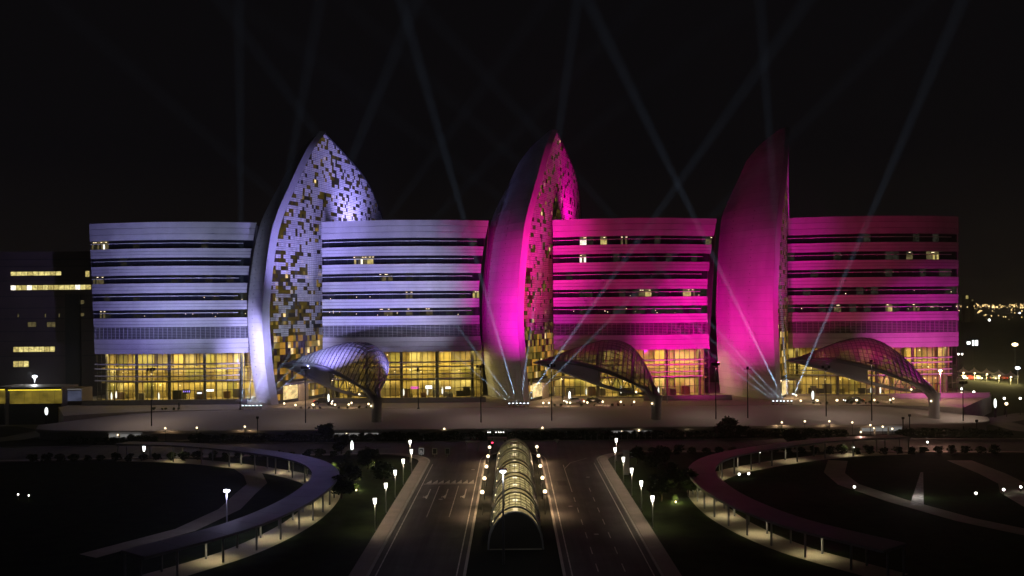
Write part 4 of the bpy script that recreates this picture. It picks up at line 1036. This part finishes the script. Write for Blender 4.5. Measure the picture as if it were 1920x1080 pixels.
# ================================================================== NEIGHBOURS
# dark office building on the left
def office():
    o = root('office_building', 'dark brown office building with strips of yellow lit windows at the far left', 'building', (-148, 285, GZ))
    x0, x1, Y = -163, -126.5, 280
    MB().box((x0, Y, GZ), (x1, Y+30, 43.5)).build('wall', 'officewall', o)
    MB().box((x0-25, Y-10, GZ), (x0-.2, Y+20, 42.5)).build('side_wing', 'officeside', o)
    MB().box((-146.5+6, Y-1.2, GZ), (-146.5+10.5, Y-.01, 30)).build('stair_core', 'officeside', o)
    def strip_win(px0, px1, py0, py1, mk, pane=1.7):
        a, b = at(px0, py1, Y-.1), at(px1, py0, Y-.1); n = max(1, int(round((b.x-a.x)/pane))); w_ = (b.x-a.x)/n
        fr = MB().box((a.x-.1, Y-.12, a.z-.12), (b.x+.1, Y-.02, b.z+.12)).build('window_band', 'mullion', o)
        for i in range(n):
            m_ = mk if not isinstance(mk, list) else random.choice(mk)
            MB().box((a.x+i*w_+.07, Y-.18, a.z), (a.x+(i+1)*w_-.07, Y-.13, b.z)).build('pane', m_, fr)
    strip_win(20, 115, 509, 517, ['offlit', 'offlit', 'lit1']); strip_win(160, 168, 508, 519, 'lit1')
    strip_win(20, 171, 534, 544, ['offlit', 'offlit', 'lit1', 'lit3']); strip_win(141, 158, 563, 570, 'lit2'); strip_win(141, 158, 587, 593, 'lit2')
    for px in (33, 84, 110): strip_win(px, px+2.5, 588, 595, 'lit2', .5)
    for a in (52, 88, 128): strip_win(a, a+16, 604, 613, 'lit2')
    strip_win(25, 103, 650, 660, ['offlit', 'offlit', 'lit1']); strip_win(25, 54, 677, 688, ['offlit', 'lit1'])
    for py in (487, 500, 527, 556, 578, 598, 622, 640, 668):
        a = at(20, py, Y); MB().box((x0+.1, Y-.2, a.z-.12), (x1-.1, Y-.02, a.z+.12)).build('ledge', 'officeside', o)
office()
def pavilion():
    o = root('low_pavilion', 'low pavilion glowing yellow under its flat roof at the far left', 'building', (-120, 230, GZ))
    Y = 228
    for a_, b_ in ((-2, 10), (18, 116)):
        a, b = at(a_, 757, Y), at(b_, 728, Y)
        n = max(1, int((b.x-a.x)/1.8)); w_ = (b.x-a.x)/n
        for i in range(n): MB().box((a.x+i*w_+.05, Y, a.z), (a.x+(i+1)*w_-.05, Y+.1, b.z-.5)).build('glass_pane', 'yellowwall', o)
        MB().box((a.x, Y-.6, b.z-.42), (b.x, Y-.3, b.z-.22)).build('soffit_light', 'yellowstrip', o)
        MB().box((a.x-.3, Y-.8, b.z-.2), (b.x+.3, Y+8, b.z+.4)).build('roof', 'officewall', o)
        MB().box((a.x, Y+.12, GZ), (b.x, Y+7, b.z-.22)).build('core', 'officewall', o)
        MB().box((a.x, Y-.4, GZ), (b.x, Y+.11, a.z-.02)).build('base_wall', 'officeside', o)
    a, b = at(121, 752, Y+3), at(153, 728, Y+3)
    MB().box((a.x, Y+3, a.z-2), (b.x, Y+9, b.z)).build('annex', 'officewall', o)
    MB().box((a.x, Y+2.9, a.z), (b.x, Y+2.98, b.z-.6)).build('annex_glazing', 'greywall', o)
    MB().box((a.x, Y+2.5, b.z-.3), (b.x, Y+2.95, b.z-.15)).build('annex_light', 'signf', o)
pavilion()
# access road on the left and the right behind the deck
ribbon('access_road', [(-150, 178), (-128, 190), (-114, 203), (-112, 218), (-124, 228), (-160, 232)], 8, GZ, GZ+.015, 'asphalt')
ribbon('access_road', [(150, 176), (130, 190), (117, 203), (118, 218), (134, 230), (170, 236)], 8, GZ, GZ+.015, 'asphalt')
# car park shade tents on the right
tent = None
for i, (px, py) in enumerate([(1806, 700), (1827, 701), (1850, 703), (1873, 706), (1895, 709)]):
    q = gp(px, py+12, GZ); lab = f'{WORD[i]} pale shade tent from the left in the far car park'
    if tent is None:
        tent = root('shade_tent', lab, 'tent', (0, 0, 0), 'shade tents in the far car park')
        MB().lathe((0, 0, 3.0), [(2.7, 0), (1.6, .5), (.5, 1.2), (.05, 1.9)], 8).build('fabric', 'shade', tent)
        MB().tube([(0, 0, 0), (0, 0, 4.8)], .1, 6).build('mast', 'steel', tent); MB().ball((0, -.3, 2.8), .34, 8, 5).build('lamp', 'sodium', tent); tent.location = q; r_ = tent
    else: r_ = copy_tree(tent, q, None, lab)
    BASE[r_.name] = Vector(q); lamp('POINT', 'tent_light', Vector(q)+Vector((0, -1.2, 2.6)), 1600, WARM, r_, soft=.3)
# far buildings and city lights
def far_tower(label, px, py, Y, ww, mk, dw=5):
    p = at(px, py, Y); o = root('far_tower', label, 'building', (p.x, Y, GZ))
    MB().box((p.x-ww/2, Y, GZ), (p.x+ww/2, Y+ww, p.z+dw)).build('wall', 'officewall', o); MB().box((p.x-dw/2, Y-.5, p.z-dw*.7), (p.x+dw/2, Y-.1, p.z+dw*.7)).build('lit_top', mk, o)
far_tower('distant tower with a glowing yellow top on the horizon', 1813, 557, 1500, 9, 'lit1', 4)
far_tower('smaller distant tower beside the glowing one', 1823, 563, 1550, 7, 'lit2', 3)
rnd = random.Random(4)
mb = MB()
for i in range(260):
    px = rnd.uniform(1798, 1990) if i < 230 else rnd.uniform(-70, 168); py = (rnd.gauss(573.5, 1.8) if i < 170 else rnd.uniform(577, 600)) if i < 230 else rnd.gauss(590, 2); Y = rnd.uniform(1300, 2200)
    p = at(px, py, Y); mb.ball(tuple(p), rnd.choice([.5, .8, .9, 1.5]), 5, 4)
tag(mb.build('distant_city_lights', 'city'), 'amber lights of the distant city along the horizon', 'city lights', kind='stuff')
for i, (px, py, Y, r, mk) in enumerate([(1855, 600, 700, .9, 'lantern'), (1912, 587, 900, .9, 'lantern'), (1797, 664, 330, .35, 'lantern'), (1804, 664, 330, .35, 'lantern'), (1803, 729, 245, .3, 'lantern'), (1826, 735, 240, .32, 'lantern'), (1803, 737, 238, .3, 'bulb'), (1883, 747, 230, .3, 'lantern'), (1913, 747, 230, .3, 'lantern'), (1887, 757, 226, .4, 'bulb')]):
    p = at(px, py, Y); lab = ['white lamp below the horizon', 'white lamp at the right edge below the horizon', 'left of two small lamps close to the building end', 'right of two small lamps close to the building end', 'upper lamp beyond the right deck end', 'lamp right of the upper one beyond the deck end', 'warm lamp below them beyond the right deck end', 'white lamp beyond the right tip of the deck', 'white lamp at the right edge level with the deck', 'warm lamp beside the right totem'][i]
    o = root('far_lamp', lab, 'lamp', (p.x, p.y, GZ)); MB().tube([(p.x, p.y, GZ), (p.x, p.y, p.z)], .08, 5).build('post', 'black', o); MB().ball(tuple(p), r, 8, 5).build('bulb', mk, o)
# lit frame sign far right
p = at(1825, 643, 420); o = root('shop_sign', 'small white lit sign cluster in the dark on the far right', 'sign', (p.x, p.y, GZ))
for dx, ww, hh in ((-2.2, 1.6, 1.4), (0, .9, 2.6), (1.6, 1.2, 2.6)): MB().box((p.x+dx-ww/2, p.y, p.z-hh/2), (p.x+dx+ww/2, p.y+.2, p.z+hh/2)).build('light_box', 'signw', o)
MB().tube([(p.x, p.y+.4, GZ), (p.x, p.y+.4, p.z+1)], .12, 6).build('post', 'black', o)
# park path lamps
for i, (px, py, lab) in enumerate([(1386, 889, 'left of two low white lamps in the right park'), (1404, 888, 'right of two low white lamps in the right park'), (1602, 913, 'low white lamp by the middle of the right park'), (1830, 925, 'low white lamp near the wedge in the right park'), (1882, 918, 'left of two low lamps at the right edge'), (1914, 913, 'right of two low lamps at the right edge'), (1424, 848, 'lamp under the right pergola near the cross road'), (1600, 839, 'lamp at the junction of paths behind the right park'), (1739, 829, 'lamp at the head of the pink path'), (34, 927, 'upper of two faint lamps in the left park'), (54, 929, 'lower of two faint lamps in the left park'), (527, 851, 'left of two lamps at the left ring path'), (537, 855, 'right of two lamps at the left ring path')]):
    q = gp(px, py, GZ+.8); o = root('path_lamp', lab, 'lamp', (q.x, q.y, GZ), 'low path lamps in the parks'); MB().tube([(q.x, q.y, GZ), (q.x, q.y, GZ+.7)], .05, 5).build('post', 'black', o)
    MB().ball((q.x, q.y, GZ+.8), .2 if i < 9 else .12, 8, 5).build('bulb', 'lantern', o)
    if i in (7, 8): lamp('POINT', 'path_light', (q.x+.5, q.y-2.5, GZ+3.2), 800, (1, .52, .38), o, soft=.2)
    if i == 3: lamp('POINT', 'path_light', (q.x-8, q.y+1, GZ+2.2), 160, (1, .93, .9), o, soft=.2)  # extra light added over the pale wedge, well away from the bulb

# ================================================================== HAZE
hm = bpy.data.materials.new('haze'); hm.use_nodes = True; nt = hm.node_tree; nt.nodes.remove(nt.nodes['Principled BSDF'])
pv = nt.nodes.new('ShaderNodeVolumePrincipled'); pv.inputs['Color'].default_value = (.92, .94, 1, 1); pv.inputs['Density'].default_value = .00032; pv.inputs['Anisotropy'].default_value = .7
nt.links.new(pv.outputs[0], nt.nodes['Material Output'].inputs['Volume'])
# smoke over each row of searchlights, thinning upwards, put in so their low beams show
sm = bpy.data.materials.new('added_smoke'); sm.use_nodes = True; st = sm.node_tree; st.nodes.remove(st.nodes['Principled BSDF'])
sv_ = st.nodes.new('ShaderNodeVolumePrincipled'); sv_.inputs['Color'].default_value = (.92, .94, 1, 1); sv_.inputs['Anisotropy'].default_value = .7
gg = st.nodes.new('ShaderNodeNewGeometry'); sx_ = st.nodes.new('ShaderNodeSeparateXYZ'); m1 = st.nodes.new('ShaderNodeMath'); m1.operation = 'MULTIPLY'; m1.inputs[1].default_value = -1/11
m2 = st.nodes.new('ShaderNodeMath'); m2.operation = 'EXPONENT'; m3 = st.nodes.new('ShaderNodeMath'); m3.operation = 'MULTIPLY'; m3.inputs[1].default_value = .0058
st.links.new(gg.outputs['Position'], sx_.inputs[0]); st.links.new(sx_.outputs['Z'], m1.inputs[0]); st.links.new(m1.outputs[0], m2.inputs[0]); st.links.new(m2.outputs[0], m3.inputs[0])
st.links.new(m3.outputs[0], sv_.inputs['Density']); st.links.new(sv_.outputs[0], st.nodes['Material Output'].inputs['Volume']); M['added_smoke'] = sm
for gi in range(3):
    cx = at(BD[gi][2][0], 765, 217.3).x
    tag(MB().box((cx-32, 203.5, .3), (cx+32, 218.6, 42)).build('added_smoke', 'added_smoke'), f'thin smoke put in to show the searchlight beams before the {SAILW[gi]}', 'added_smoke', kind='stuff')
hz = MB().box((-2600, -60, GZ-1.6), (2600, 3000, 103)); M['haze'] = hm
ho = hz.build('haze', 'haze'); tag(ho, kind='stuff')
